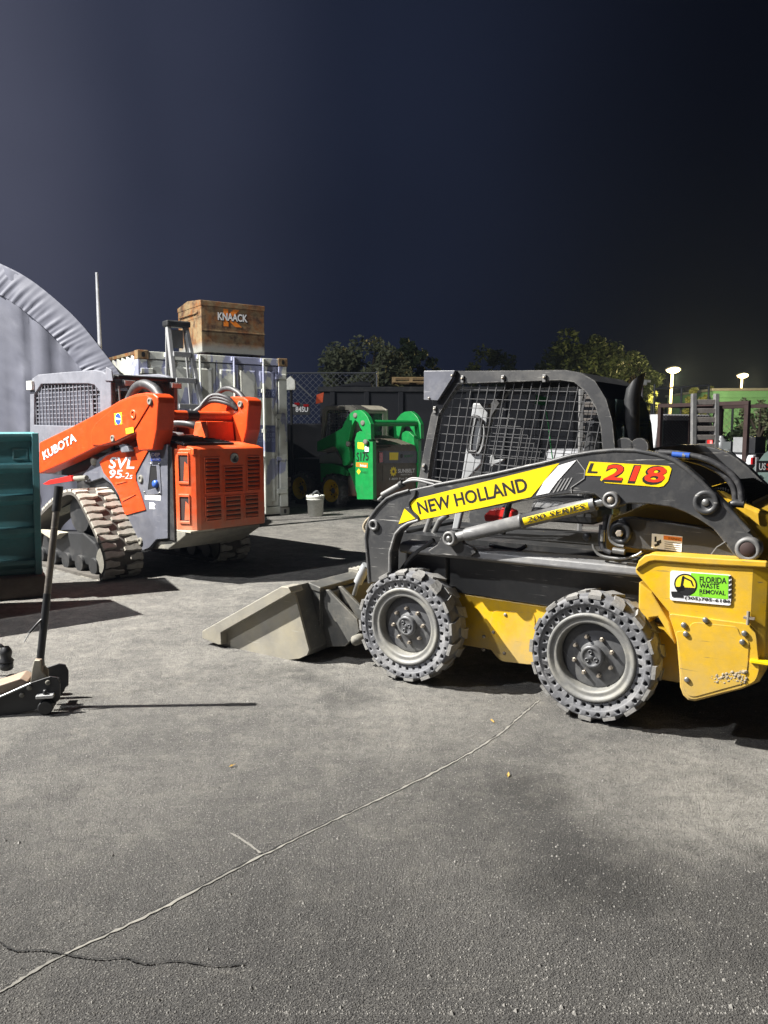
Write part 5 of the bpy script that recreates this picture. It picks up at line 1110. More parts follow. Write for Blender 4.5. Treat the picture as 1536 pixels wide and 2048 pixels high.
# ================================================================ arched fabric shelter
def shelter():
    Y = 11.2
    t = thing('storage_tent', 'grey fabric storage shelter with an arched roof at the left edge', 'tent', (-6.2, Y, 0))
    ed = [(-8.373,11.200,4.283),(-7.168,11.200,4.386),(-6.263,11.200,4.215),(-5.435,11.200,3.872),(-5.021,11.200,3.651),(-4.610,11.200,3.319),(-4.303,11.200,3.005),(-4.031,11.200,2.654),(-3.827,11.200,2.371),(-3.673,11.200,2.051),(-3.584,11.200,1.694),(-3.541,11.200,1.261),(-3.536,11.200,0.533),(-3.544,11.200,-0.131)]
    arcp = smooth_path([(p[0] + 6.2, 0, p[2]) for p in ed], 6); rnd = random.Random(5)
    n = len(arcp); rows = 46
    from mathutils import noise as NZ
    vs = []; fs = []
    for i, p in enumerate(arcp):
        for j in range(rows + 1):
            z = p.z * (1 - j / rows)
            d = .10 * NZ.noise(Vector((p.x * 1.9, z * .22, 1.3))) + .05 * NZ.noise(Vector((p.x * 5.5, z * .5, 4.3))) + .018 * NZ.noise(Vector((p.x * 11, z * 5, 2.3)))
            if abs(p.x - (ed[4][0] + 6.2) + .32) < .25: d -= .05 + .02 * NZ.noise(Vector((p.x * 9, z * 14, 7.)))
            vs.append((p.x, d + .06, z))
    for i in range(n - 1):
        for j in range(rows): a = i * (rows + 1) + j; fs.append((a, a + rows + 1, a + rows + 2, a + 1))
    MB().add(vs, fs, True).build('end_wall', 'tarp', t)
    # gathered hem along the arch
    c = Vector((arcp[0].x, 0, .6)); vs = []; fs = []; K = 5; fine = smooth_path([tuple(p) for p in arcp], 4)
    for i, p in enumerate(fine):
        d = (c - p).normalized()
        for k in range(K + 1):
            r = k / K; ruf = .006 * math.sin(i * 1.1 + 3.1 * math.sin(i * .17)) * r + .022 * NZ.noise(Vector((i * .33, k * .5, 3))) * r
            q = p + d * (.42 * r - .02); vs.append((q.x, -.02 - .018 * math.sin(r * 2.9) + ruf, q.z))
    for i in range(len(fine) - 1):
        for k in range(K): a = i * (K + 1) + k; fs.append((a, a + K + 1, a + K + 2, a + 1))
    MB().add(vs, fs, True).build('hem', 'tarp', t)
    vs = []; fs = []; R_ = 14
    for i, p in enumerate(arcp):
        for j in range(R_ + 1): vs.append((p.x - .30 * j * .55 + .02 * math.sin(j * 2.2 + i), j * .55 - .02, p.z + .03 * math.sin(j * math.pi * .5) ))
    for i in range(n - 1):
        for j in range(R_): a = i * (R_ + 1) + j; fs.append((a, a + R_ + 1, a + R_ + 2, a + 1))
    MB().add(vs, fs, True).build('roof_cover', 'tarp', t)
shelter()
p = [(-5.091,14.000,4.324),(-5.082,14.000,2.974)]
o = MB().tube([(p[1][0], 14, 0), (p[1][0], 14, p[1][2]), (p[0][0], 14, p[0][2])], [.04, .035, .022], 8).build('flag_pole', 'white_paint'); tag(o, 'thin white pole rising behind the grey tent', 'pole')

# ================================================================ teal waste skip at the left
def skip():
    loc, rz = ((-3.2215,7.1455,0),math.radians(27.00))
    t = thing('waste_skip', 'teal steel waste skip with horizontal ribs cut off by the left edge', 'skip', loc, rz)
    top = [(-0.044,1.523)][0][1]; bot = [(-0.103,0.201)][0][1]
    xe = [(0.022,1.504),(-0.003,0.240)]; e0, e1 = xe[0][0], xe[1][0]; L_ = -.62; D_ = .6
    MB().add([(L_, .03, bot), (e1, .03, bot), (e1, D_, bot), (L_, D_, bot), (L_, .03, top), (e0, .03, top), (e0, D_, top), (L_, D_, top), (L_ + .05, .09, top), (e0 - .06, .09, top), (e0 - .06, D_ - .06, top), (L_ + .05, D_ - .06, top), (L_ + .05, .09, bot + .1), (e1 - .06, .09, bot + .1), (e1 - .06, D_ - .06, bot + .1), (L_ + .05, D_ - .06, bot + .1)],
             [(0, 1, 5, 4), (1, 2, 6, 5), (2, 3, 7, 6), (3, 0, 4, 7), (3, 2, 1, 0), (4, 5, 9, 8), (5, 6, 10, 9), (6, 7, 11, 10), (7, 4, 8, 11), (8, 9, 13, 12), (9, 10, 14, 13), (10, 11, 15, 14), (11, 8, 12, 15), (12, 13, 14, 15)]).build('tub', 'teal_paint', t)
    for (y0, y1) in SKR:
        MB().prism([(.03, y0 - .05), (-.035, y0), (-.035, y1), (.03, y1 + .015)], L_, e0 - .03, 'u').build('rib', 'teal_paint', t, .006)
    MB().add([(e0 - .055, -.045, top), (e0 + .004, -.045, top), (e0 + .004, .04, top), (e0 - .055, .04, top), (e1 - .055, -.045, bot), (e1 + .004, -.045, bot), (e1 + .004, .04, bot), (e1 - .055, .04, bot)], [(0, 1, 2, 3), (7, 6, 5, 4), (0, 4, 5, 1), (1, 5, 6, 2), (2, 6, 7, 3), (3, 7, 4, 0)]).build('corner_post', 'teal_paint', t, .006)
    q = [(-0.200,1.281),(-0.075,1.279),(-0.071,1.380),(-0.196,1.381)]
    MB().ring(q, [(q[0][0] + .012, q[0][1] + .012), (q[1][0] - .012, q[1][1] + .012), (q[2][0] - .012, q[2][1] - .012), (q[3][0] + .012, q[3][1] - .012)], .015, .034).build('label_frame', 'teal_paint', t)
    q = [(-0.035,1.333)][0]
    MB().prism([(q[0] + .032 * math.cos(a * .3927), q[1] + .075 * math.sin(a * .3927)) for a in range(16)], .02, .034).build('cover_plate', mat('teal_pale', (.10, .32, .34), .5), t, .004)
    b = MB().box((L_, -.10, .0), (e1 + .03, .10, [(-0.107,0.208)][0][1])).build('skid_beam', 'timber_dark', t, .02)
    b2 = share(b, t, loc=(0, .42, 0))
SKR = [(a[1][1], a[0][1]) for a in ([(-0.129,1.518),(-0.130,1.491)], [(-0.142,1.236),(-0.143,1.199)], [(-0.154,0.951),(-0.157,0.905)], [(-0.168,0.646),(-0.170,0.600)], [(-0.182,0.344),(-0.184,0.307)])]
skip()

# ================================================================ floor jack at lower left
def jack():
    loc, rz = ((-1.8650,4.1048,0),math.radians(12.00))
    t = thing('floor_jack', 'black trolley floor jack with a tall upright handle at the lower left', 'jack', loc, rz)
    sp = [(-0.535,-0.033),(-0.531,0.042),(-0.331,0.082),(-0.229,0.108),(-0.072,0.173),(0.029,0.202),(0.063,0.194),(0.079,0.154),(0.075,0.068),(0.043,0.045),(-0.056,0.019),(-0.236,-0.018)]
    for v in (0, .24): MB().prism(sp, v, v + .014).build('side_plate', 'machine_black', t, .003)
    ed = [(-0.380,0.068),(-0.228,0.107),(-0.071,0.171)]
    MB().tube([(p[0], -.004, p[1]) for p in ed], .006, 6).build('plate_edge', 'alu', t)
    pl = [(-0.563,0.044),(-0.560,0.092),(-0.253,0.152),(-0.135,0.187),(-0.097,0.165),(-0.109,0.142),(-0.256,0.090)]
    MB().prism(pl, .05, .20).build('lift_arm', 'leather_jack', t, .006)
    yk = [(-0.087,0.156),(-0.074,0.232),(-0.061,0.280),(-0.032,0.278),(-0.030,0.221),(-0.010,0.191),(-0.012,0.145)]
    for v in (.06, .15): MB().prism(yk, v, v + .02).build('handle_yoke', 'cream_cab', t, .003)
    MB().prism([(-0.064,0.280),(-0.027,0.278),(-0.038,0.152),(-0.064,0.154)], .085, .145).build('handle_socket', 'leather_jack', t, .006)
    b = [(-0.047,0.237)][0]; top = Vector((b[0] + .125, .115 + .10, 1.235)); B0 = Vector((b[0], .115, b[1]))
    def at(f): return B0 + (top - B0) * f
    MB().tube([at(.0), at(.40)], .021, 14).build('handle_tube', 'machine_black', t)
    MB().tube([at(.40), at(.86)], .019, 14).build('handle_tube', 'handle_steel', t)
    MB().tube([at(.86), at(1.0)], .024, 14).build('handle_grip', 'machine_black', t)
    MB().tube(smooth_path([at(.27), at(.25) + Vector((-.03, -.02, -.01)), at(.22) + Vector((-.07, -.03, -.03))]), .007, 6).build('tie_wrap', 'machine_black', t)
    MB().tube([at(.22) + Vector((-.07, -.03, -.03)), at(.19) + Vector((-.095, -.03, -.05))], .003, 5).build('tie_tail', 'alu', t)
    q = [(0.006,0.100)][0]
    MB().box((q[0] - .045, -.05, q[1] - .006), (q[0] + .045, .0, q[1] + .012)).build('caster_plate', 'alu', t, .004)
    MB().lathe([(.012, .0), (.012, .018), (.007, .026), (0, .026)], (q[0], -.025, q[1] + .012), 'w', n=10, close=False).build('bolt', 'machine_black', t)
    for v in (-.045, .28): MB().lathe([(.035, 0), (.04, .005), (.04, .035), (.035, .04)], (q[0], v, .04), n=20).build('caster_wheel', 'machine_black', t)
    for p in [(-0.078,0.146),(0.018,0.170),(-0.118,0.109)]: MB().lathe([(.014, .004), (.014, -.008), (.008, -.012), (0, -.012)], (p[0], .0, p[1]), n=10, close=False).build('bolt', 'mud_steel', t)
    MB().lathe([(.02, .06), (.02, .2)], ([(0.024,0.116)][0][0], 0, [(0.024,0.116)][0][1]), n=12).build('rear_axle', 'machine_black', t)
jack()
k = [(-2.626,4.750,0.068),(-2.509,4.750,0.178),(-2.435,4.750,0.198),(-2.399,4.750,0.159),(-2.394,4.750,0.127)]
t = thing('caster_stand', 'black round caster foot with a bent tube at the left edge', 'caster', (k[4][0], 4.75, 0))
kk = [(p[0] - k[4][0], 0, p[2]) for p in k]
MB().tube(smooth_path(kk), .012, 8).build('bent_tube', 'machine_black', t)
MB().lathe([(.02, .06), (.034, .04), (.038, .02), (.03, -.01), (.045, -.03), (.045, -.036), (0, -.036)], kk[4], 'w', n=18, close=False).build('foot_knob', 'machine_black', t)
MB().lathe([(.03, .0), (.04, .01), (.04, .05), (.03, .055)], (0, 0, max(.0, kk[4][2] - .09)), 'w', n=16).build('caster_base', 'machine_black', t)

# ================================================================ pail
p = [(-1.242,13.861,0.000)][0]
t = thing('pail', 'white plastic pail with a wire handle beside the green loader wheel', 'bucket', p)
MB().lathe([(.0, .005), (.135, .005), (.155, .38), (.165, .38), (.165, .345), (.158, .345), (.153, .38), (.148, .38), (.13, .02), (0, .02)], (0, 0, 0), 'w', n=28, close=False).build('pail_body', 'white_plastic', t)
for w_ in (.33, .30): MB().lathe([(.154, w_), (.163, w_ + .003), (.163, w_ + .012), (.154, w_ + .015)], (0, 0, 0), 'w', n=28, close=False).build('pail_rim', 'white_plastic', t)
MB().tube(smooth_path([(-.16, 0, .34), (-.1, -.14, .40), (0, -.18, .43), (.1, -.14, .40), (.16, 0, .34)]), .005, 6).build('wire_handle', 'machine_black', t)
MB().tube(smooth_path([(-.05, -.02, .36), (-.02, -.05, .42), (.04, -.03, .45), (.08, 0, .38)]), .02, 8).build('rag', 'cloth_grey', t)

# ================================================================ tall unseen box added beyond the left edge to cast a ground shadow
t = thing('shadow_blocker', 'dark unseen box added beyond the left edge to cast a ground shadow', 'shadow blocker', (-3.22, 6.25, 0), R(40))
MB().box((-1.4, .0, .06), (0, .68, 1.52)).build('blocker_box', 'machine_black', t, .01)
for u in (-1.38, -.69): MB().box((u, -.02, .1), (u + .67, .0, 1.48)).build('door', 'machine_black', t, .006)  # doors and handles only dress the added shadow box
for u in (-.74, -.64): MB().box((u, -.05, .75), (u + .02, -.02, .95)).build('handle', 'galv', t)
for u in (-1.36, -.08): MB().box((u, .03, .0), (u + .06, .65, .06)).build('foot', 'machine_black', t)

# ================================================================ dark roll-off container behind the green loader
Yd = 18.6
e = [(-1.529,18.600,2.548),(5.589,18.600,2.643)]
t = thing('roll_off_container', 'large black roll-off waste container standing behind the green loader', 'skip', (e[0][0], Yd, 0))
Wd = e[1][0] - e[0][0]; Hd = e[0][2]
MB().prism([(0, .25), (0, Hd), (.06, Hd), (.06, .4), (2.3, .4), (2.3, Hd), (2.36, Hd), (2.36, .25)], .0, Wd, 'u').build('tub', 'dark_steel', t, .01)
for u in (0, Wd - .05): MB().box((u, .06, .4), (u + .05, 2.3, Hd)).build('end_plate', 'dark_steel', t)
MB().box((-.05, -.08, Hd - .10), (Wd + .05, .03, Hd + .03)).build('top_rim', 'machine_black', t, .02)
for k in range(9): MB().box((.3 + k * (Wd - .6) / 8 - .06, -.09, .3), (.3 + k * (Wd - .6) / 8 + .06, .0, Hd - .10)).build('side_rib', 'dark_steel', t, .01)
MB().box((0, -.02, .25), (Wd, .08, .42)).build('floor_rail', 'dark_steel', t, .01)
for u in (.5, Wd - .5):
    for v in (.3, 2.0): MB().lathe([(.15, -.08), (.15, .08)], (u, v, .15), n=16).build('wheel', 'machine_black', t)
q = [(-1.259,18.500,2.590),(-0.570,18.500,2.731),(-0.309,18.500,2.695),(-0.273,18.500,2.590)]
MB().prism([(p[0] - e[0][0], p[2]) for p in q], .3, 1.8).build('tarp_cover', 'dark_steel', t, .03)
# timber pallet frame on the rim
q = [(0.192,18.700,2.648),(1.104,18.700,2.767)]
t = thing('timber_pallet', 'bare timber pallet lying on top of the black roll-off container', 'pallet', (q[0][0], 18.55, q[0][2] + .03))
Lp = q[1][0] - q[0][0]
for w_ in (.0, .10): 
    for v in (0., .35, .75): MB().box((0, v, w_), (Lp, v + .12, w_ + .025)).build('board', 'timber', t)
for u in (0, Lp * .45, Lp - .08): MB().box((u, .0, .025), (u + .08, .87, .10)).build('block', 'timber', t)
# ================================================================ chain-link fence
def fence(x0, x1, Y, H, z0, label, cell=.09, r=.004, screen=False):
    t = thing('chain_link_fence', label, 'fence', (x0, Y, 0))
    g = MB(); L_ = x1 - x0
    wire_grid(g, [(0, z0), (L_, z0), (L_, H), (0, H)], (1, 1), cell, (1, -1), cell, r, 0.0)
    g.build('wire_mesh', 'galv', t, kind='stuff')
    MB().tube([(0, 0, H), (L_, 0, H)], .022, 8).build('top_rail', 'galv', t)
    n = max(2, int(L_ / 2.6) + 1)
    for k in range(n): MB().tube([(L_ * k / (n - 1), .03, 0), (L_ * k / (n - 1), .03, H + .05)], .035, 8).build('post', 'galv', t)
    return t
fence(-6.0, -.2, 22.0, 3.15, .1, 'galvanised chain-link fence behind the white container', .12, .006)
# trailer with licence plate left of the green loader
t = thing('utility_trailer', 'black box trailer with licence plate in the gap beside the container', 'trailer', (-3.2, 18.0, 0))
MB().box((0, 0, .45), (2.0, 3.0, 1.70)).build('trailer_body', 'dark_steel', t, .02)
q = [(p[0] + 3.2, p[2]) for p in [(-2.130,17.980,2.149),(-1.713,17.980,2.149),(-1.716,17.980,1.896),(-2.133,17.980,1.896)]]
MB().prism(q, -.03, .0).build('plate_bracket', 'machine_black', t, .006)
q = [(p[0] + 3.2, p[2]) for p in [(-2.048,17.950,1.964),(-1.759,17.950,1.964),(-2.046,17.950,2.090)]]
lettering('84SU', q, -.034, 'v', 'print_white', t, .02)
for a, m_ in (((585, 813), 'clear_lens'), ((594, 806), 'tail_red'), ((613, 812), 'tail_red')): pass
for (p, m_) in zip([(-2.081,17.950,2.113),(-2.011,17.950,2.148),(-1.803,17.950,2.113)], ('clear_lens', 'tail_red', 'tail_red')):
    MB().box((p[0] + 3.2 - .06, -.05, p[2] - .03), (p[0] + 3.2 + .06, -.03, p[2] + .03)).build('tail_lamp', m_, t, .006)
q = [(-1.551,18.000,2.356),(-1.388,18.000,2.413),(-1.414,18.000,2.184),(-1.576,18.000,2.149)]
MB().prism([(p[0] + 3.2, p[2]) for p in q], -.1, .0).build('orange_panel', 'orange_door', t)
for v in (.9, 2.0): 
    for u in (.05, 1.75): MB().lathe([(.2, 0), (.3, .02), (.3, .18), (.2, .2)], (u + (.2 if u < 1 else 0), v, .3), 'u', n=20).build('wheel', 'tyre_black', t)
q = [(-2.029,17.000,2.613)][0]
t = thing('yard_light', 'small white yard light box on a bracket above the fence', 'lamp', (q[0], 17.0, 0))
MB().tube([(0, 0, 0), (0, 0, q[2] + .1)], .03, 8).build('post', 'machine_black', t)
MB().prism([(-.12, q[2] - .2), (.1, q[2] - .2), (.1, q[2]), (.0, q[2] + .1), (-.12, q[2])], -.12, -.03).build('light_box', 'white_plastic', t, .01)
MB().tube([(.08, -.06, q[2]), (.45, -.06, q[2] - .35)], .012, 6).build('stay_wire', 'galv', t)

# ================================================================ trees
def leaf_material(name, a, b_):
    m = bpy.data.materials.new(name); m.use_nodes = True; n = m.node_tree.nodes; lk = m.node_tree.links; b = n['Principled BSDF']
    g = n.new('ShaderNodeNewGeometry'); x = n.new('ShaderNodeMix'); x.data_type = 'RGBA'; x.inputs['A'].default_value = (*a, 1); x.inputs['B'].default_value = (*b_, 1)
    lk.new(g.outputs['Random Per Island'], x.inputs['Factor']); lk.new(x.outputs['Result'], b.inputs['Base Color']); b.inputs['Roughness'].default_value = .6
    MATS[name] = m
leaf_material('leaf_dark', (.025, .045, .016), (.06, .085, .03)); leaf_material('leaf_mid', (.14, .165, .085), (.27, .29, .155)); leaf_material('leaf_bright', (.08, .11, .03), (.16, .17, .05))
def tree(loc, h, rx, rz_, label, leaf='leaf_dark', nclump=60, per=90, size=.07, seed=1, trunk_h=None, group=None, lob=0.28, name='tree'):
    rnd = random.Random(seed); t = thing(name, label, 'tree', loc, 0, group)
    th = trunk_h or (h - rz_); tr = MB()
    tr.tube(smooth_path([(0, 0, 0), (.08 * h * .2, .03, th * .5), (0, 0, th)]), [.05 * h * (1 - .5 * i / 12) * .6 for i in range(13)], 10)
    cl = []
    for k in range(nclump):
        while True:
            x, y, z = rnd.uniform(-1, 1), rnd.uniform(-1, 1), rnd.uniform(-1, 1)
            if .25 < x * x + y * y + z * z < 1: break
        bump = 1 + lob * math.sin(3.1 * x + seed) * math.cos(2.7 * z + seed * 2) + rnd.uniform(-.12, .12)
        cl.append(Vector((x * rx * bump, y * rx * .8 * bump, th + rz_ * .15 + z * rz_ * bump)))
    for c in cl[:14]:
        tr.tube([(0, 0, th * .75), tuple(Vector((0, 0, th)) * .5 + c * .5 + Vector((0, 0, -.1))), tuple(c)], [.018 * h, .012 * h, .004 * h], 6)
    tr.build('trunk', 'bark', t)
    cr = MB()
    for c in cl:
        rr = rx * rnd.uniform(.16, .30)
        for q in range(per):
            d = Vector((rnd.gauss(0, 1), rnd.gauss(0, 1), rnd.gauss(0, 1))); d = d.normalized() * rr * rnd.random() ** .4
            p = c + d; s = size * rnd.uniform(.6, 1.4)
            a = Vector((rnd.gauss(0, 1), rnd.gauss(0, 1), rnd.gauss(0, .6))).normalized(); b_ = a.cross(Vector((rnd.gauss(0, 1), rnd.gauss(0, 1), rnd.gauss(0, 1)))).normalized()
            i = len(cr.v); cr.v += [tuple(p - a * s), tuple(p + b_ * s * .45), tuple(p + a * s), tuple(p - b_ * s * .45)]; cr.f.append([i, i + 1, i + 2, i + 3]); cr.sm.append(False)
    cr.build('crown', leaf, t)
    return t
def tr_px(x0, x1, ytop, ybot, Y): pass
TRS = [([(-0.516,24.500,4.318),(-2.012,24.500,3.113),(0.975,24.500,3.113)], 24.5, 'broad leafy tree rising behind the black roll-off container', 'leaf_mid', 80, 130, .085, 3),
       ([(0.880,26.500,4.378),(0.034,26.500,3.241),(1.769,26.500,3.241)], 26.5, 'darker tree right behind the broad leafy tree', 'leaf_dark', 50, 110, .09, 8),
       ([(11.841,44.000,6.907),(9.092,44.000,4.358),(13.948,44.000,4.358)], 44, 'tall dark rounded tree above the loader cab exhaust', 'leaf_dark', 70, 110, .17, 5),
       ([(10.561,47.000,6.860),(8.204,47.000,4.549),(13.030,47.000,4.549)], 47, 'dark spreading tree left of the tall rounded one', 'leaf_dark', 50, 100, .17, 6),
       ([(15.242,47.000,5.974),(13.802,47.000,3.953),(16.671,47.000,3.953)], 47, 'low tree left of the nearer street lamp', 'leaf_dark', 40, 90, .15, 7),
       ([(7.710,52.000,6.837),(5.406,52.000,4.868),(9.744,52.000,4.868)], 52, 'far dim tree showing above the cab roof', 'leaf_dark', 40, 90, .16, 9)]
for (q, Y, lab, lf, nc, per, s, sd) in TRS:
    h = q[0][2]; rx = (q[2][0] - q[1][0]) / 2 * .95; rz_ = min(h * .42, rx * 1.05)
    tree(((q[1][0] + q[2][0]) / 2, Y, 0), h - .1, rx, rz_, lab, lf, nc, per, s, sd, trunk_h=h - rz_ * 1.1, group='trees behind the yard')
for (q, Y, lab, lf, sd) in (([(15.846,40.000,3.900),(15.274,40.000,2.191),(16.615,40.000,2.191)], 40, 'lamp-lit bushy tree by the near street lamp', 'leaf_bright', 12), ([(17.484,41.000,3.854),(16.725,41.000,1.945),(18.313,41.000,1.945)], 43, 'pale bush behind the pipe frame', 'leaf_bright', 13), ([(16.100,33.000,3.551),(15.544,33.000,2.817),(16.818,33.000,2.817)], 41, 'feathery bush rising over the green wall', 'leaf_bright', 14), ([(10.441,30.000,3.274),(10.008,30.000,1.935),(10.975,30.000,1.935)], 36, 'scrubby lamp-lit bush left of the lamp post', 'leaf_bright', 15)):
    h = q[0][2]; rx = (q[2][0] - q[1][0]) / 2
    tree(((q[1][0] + q[2][0]) / 2 * Y / q[0][1], Y, 0), h, rx, h * .36, lab, lf, 40, 90, .10, sd, trunk_h=h * .55, group='lamp-lit bushes')
# ================================================================ street lamps (lit)
mat('lamp_glow', (1, .9, .6), .5, emit=(1.0, .84, .50), estr=2.2)
def street_lamp(q, Y, label, watts):
    x, z = q[0][0], q[0][2]
    t = thing('street_lamp', label, 'street lamp', (x, Y, 0), 0, 'lit street lamps')
    MB().tube([(-.12, 0, 0), (-.03, 0, z - .25)], [.10, .065], 10).build('pole', 'hood_brown', t)
    MB().lathe([(.32, z - .06), (.33, z - .03), (.22, z + .05), (.08, z + .09), (0, z + .09)], (0, 0, 0), 'w', n=20, close=False).build('lamp_head', 'galv', t)
    MB().lathe([(0, z - .24), (.14, z - .22), (.26, z - .16), (.31, z - .09), (.30, z - .063)], (0, 0, 0), 'w', n=20, close=False).build('lamp_lens', 'lamp_glow', t)
    l = bpy.data.lights.new('street_lamp_light', 'POINT'); l.energy = watts; l.color = (1.0, .78, .35); l.shadow_soft_size = .3
    o = bpy.data.objects.new('street_lamp_light', l); col.objects.link(o); o.location = (x, Y - 1.0, z - .5)
street_lamp([(12.961,35.000,4.315)], 35, 'lit street lamp nearer the middle, left of the other lamp', 3200)
street_lamp([(20.688,45.000,4.763)], 45, 'lit street lamp at the right above the green wall', 3000)
# ================================================================ green building, pipe frame, camera mast
q = [(16.941,40.000,3.544),(20.346,40.000,3.798),(17.043,40.000,1.293)]
t = thing('green_building', 'low pale green rendered building at the right edge', 'building', (q[0][0], 40, 0), R(-4))
Hb = q[0][2]
MB().box((0, 0, 0), (14, 8, Hb)).build('wall', 'green_wall', t)
MB().box((-.1, -.1, Hb - .35), (14.1, 0.0, Hb - .22)).build('band', 'green_wall', t)
MB().box((-.12, -.12, Hb), (14.1, 8.1, Hb + .14)).build('parapet', 'plastic_grey', t, .03)
q = [(8.342,24.000,2.807),(8.383,24.000,1.704),(10.018,24.000,2.914),(10.052,24.000,2.165),(9.158,24.000,2.853)]
t = thing('pipe_frame', 'tall galvanised pipe gate frame behind the pickup truck', 'gate frame', (q[0][0], 24, 0))
Lf = q[2][0] - q[0][0]; Hf = q[2][2]
MB().tube([(0, 0, q[0][2]), (Lf, 0, Hf)], .03, 8).build('top_bar', 'galv', t)
for u, h in ((0, q[0][2] + .15), (Lf * .5, (q[0][2] + Hf) / 2), (Lf, Hf)): MB().tube([(u, 0, 0), (u, 0, h)], .032, 8).build('post', 'galv', t)
MB().tube([(0, 0, Hf * .55), (Lf, 0, Hf * .55)], .022, 8).build('mid_bar', 'galv', t)
fence(6.0, 16.5, 25.0, 2.35, .1, 'chain-link fence behind the pickup truck at right', .14, .006)
q = [(7.301,22.000,2.898)][0]
t = thing('camera_mast', 'white camera box on a slim mast beside the exhaust stack', 'camera', (q[0], 22, 0))
MB().tube([(0, 0, 0), (0, 0, q[2])], .03, 8).build('mast', 'galv', t)
MB().box((-.14, -.12, q[2] - .1), (.1, .1, q[2] + .06)).build('camera_box', 'white_plastic', t, .02)
MB().box((.1, -.1, q[2] - .02), (.2, .05, q[2] + .05)).build('sun_hood', 'white_plastic', t, .01)
MB().lathe([(.035, 0), (.03, -.05), (0, -.06)], (-.10, -.08, q[2] - .16), 'w', n=10, close=False).build('red_lamp', mat('red_glow', (.6, .05, .02), .4, emit=(1, .12, .05), estr=2.5), t)
# small shrub with pale trunk in front of the green wall
q = [(9.848,20.000,1.524),(9.493,20.000,2.165)]
tree((q[0][0] * .985, 20, 0), q[1][2] + .1, .55, .45, 'small leafy sapling in front of the green wall', 'leaf_mid', 26, 40, .06, 21, trunk_h=q[1][2] - .35, name='sapling')
for i, (x, rr, lab) in enumerate(((8.6, .8, 'left clump of dark shrubs before the green wall'), (10.2, .9, 'middle clump of dark shrubs before the green wall'), (11.9, .9, 'right clump of dark shrubs before the green wall'))):
    tree((x, 21.5, 0), 1.75, rr, .8, lab, 'leaf_dark', 34, 60, .07, 30 + i, trunk_h=.9, group='shrubs before the green wall', name='shrub')
# ================================================================ pickup truck with rack
t = thing('pickup_truck', 'white pickup truck with a brown steel rack and cluttered bed', 'pickup truck', (6.33, 13.27, 0), R(30))
# local: u to the right across the truck, v along its length away from the camera
TW = 1.85
MB().prism([(0, .55), (0, 1.05), (.04, 1.12), (TW - .04, 1.12), (TW, 1.05), (TW, .55)], 0, 2.1).build('bed', 'white_paint', t, .02)
MB().box((.1, -.01, 1.0), (TW - .1, 2.0, 1.14)).build('bed_load', 'dark_steel', t)
cab = [(.02, .55), (.0, 1.1), (.12, 1.78), (.2, 1.86), (TW - .2, 1.86), (TW - .12, 1.78), (TW, 1.1), (TW - .02, .55)]
MB().slices([cab, [(p[0], p[1]) for p in cab], [(p[0] * .96 + .037, min(p[1], 1.15)) for p in cab]], [2.12, 3.2, 3.9]).build('cab', 'white_paint', t, .03)
MB().box((.22, 2.095, 1.2), (TW - .22, 2.118, 1.74)).build('rear_window', 'cab_glass', t)
MB().prism([(2.25, 1.18), (3.1, 1.18), (2.95, 1.70), (2.3, 1.70)], -.002, .05, 'u').build('side_window', 'cab_glass', t)
MB().prism([(0, .5), (0, 1.05), (.08, 1.12), (TW - .08, 1.12), (TW, 1.05), (TW, .5)], 3.9, 5.2).build('bonnet', 'white_paint', t, .03)
for (u, v) in ((-.02, .9), (TW - .2, .9), (-.02, 4.3), (TW - .2, 4.3)):
    wl = MB().lathe([(.2, 0), (.34, .01), (.36, .05), (.36, .18), (.3, .22)], (u, v, .36), 'u', n=24).build('wheel', 'tyre_black', t)
MB().box((.0, -.08, .5), (TW, .0, .68)).build('rear_bumper', 'dark_steel', t, .02)
for u in (-.005, TW - .12): MB().box((u, -.02, .78), (u + .125, .02, 1.08)).build('tail_lamp', 'tail_red', t, .01)
# rack
rk = MB().box((-.02, 1.95, 1.98), (TW + .02, 2.03, 2.06)).build('rack_top', 'rusty_brown', t, .006)
for u in (-.02, TW * .48, TW - .06): MB().box((u, 1.96, 1.0), (u + .08, 2.03, 1.98)).build('rack_post', 'rusty_brown', t, .006)
MB().box((-.02, .1, 1.98), (.05, 1.95, 2.05)).build('rack_rail', 'rusty_brown', t, .006)
MB().box((TW - .05, .1, 1.98), (TW + .02, 1.95, 2.05)).build('rack_rail', 'rusty_brown', t, .006)
for u in (-.02, TW - .06): MB().box((u, .1, 1.0), (u + .08, .18, 1.98)).build('rack_post', 'rusty_brown', t, .006)
g = MB(); wire_grid(g, [(.06, 1.1), (TW - .06, 1.1), (TW - .06, 1.84), (.06, 1.84)], (1, .7), .05, (1, -.7), .05, .004, 1.99); g.build('rack_mesh', 'rusty_brown', t, kind='stuff')
rnd = random.Random(9)
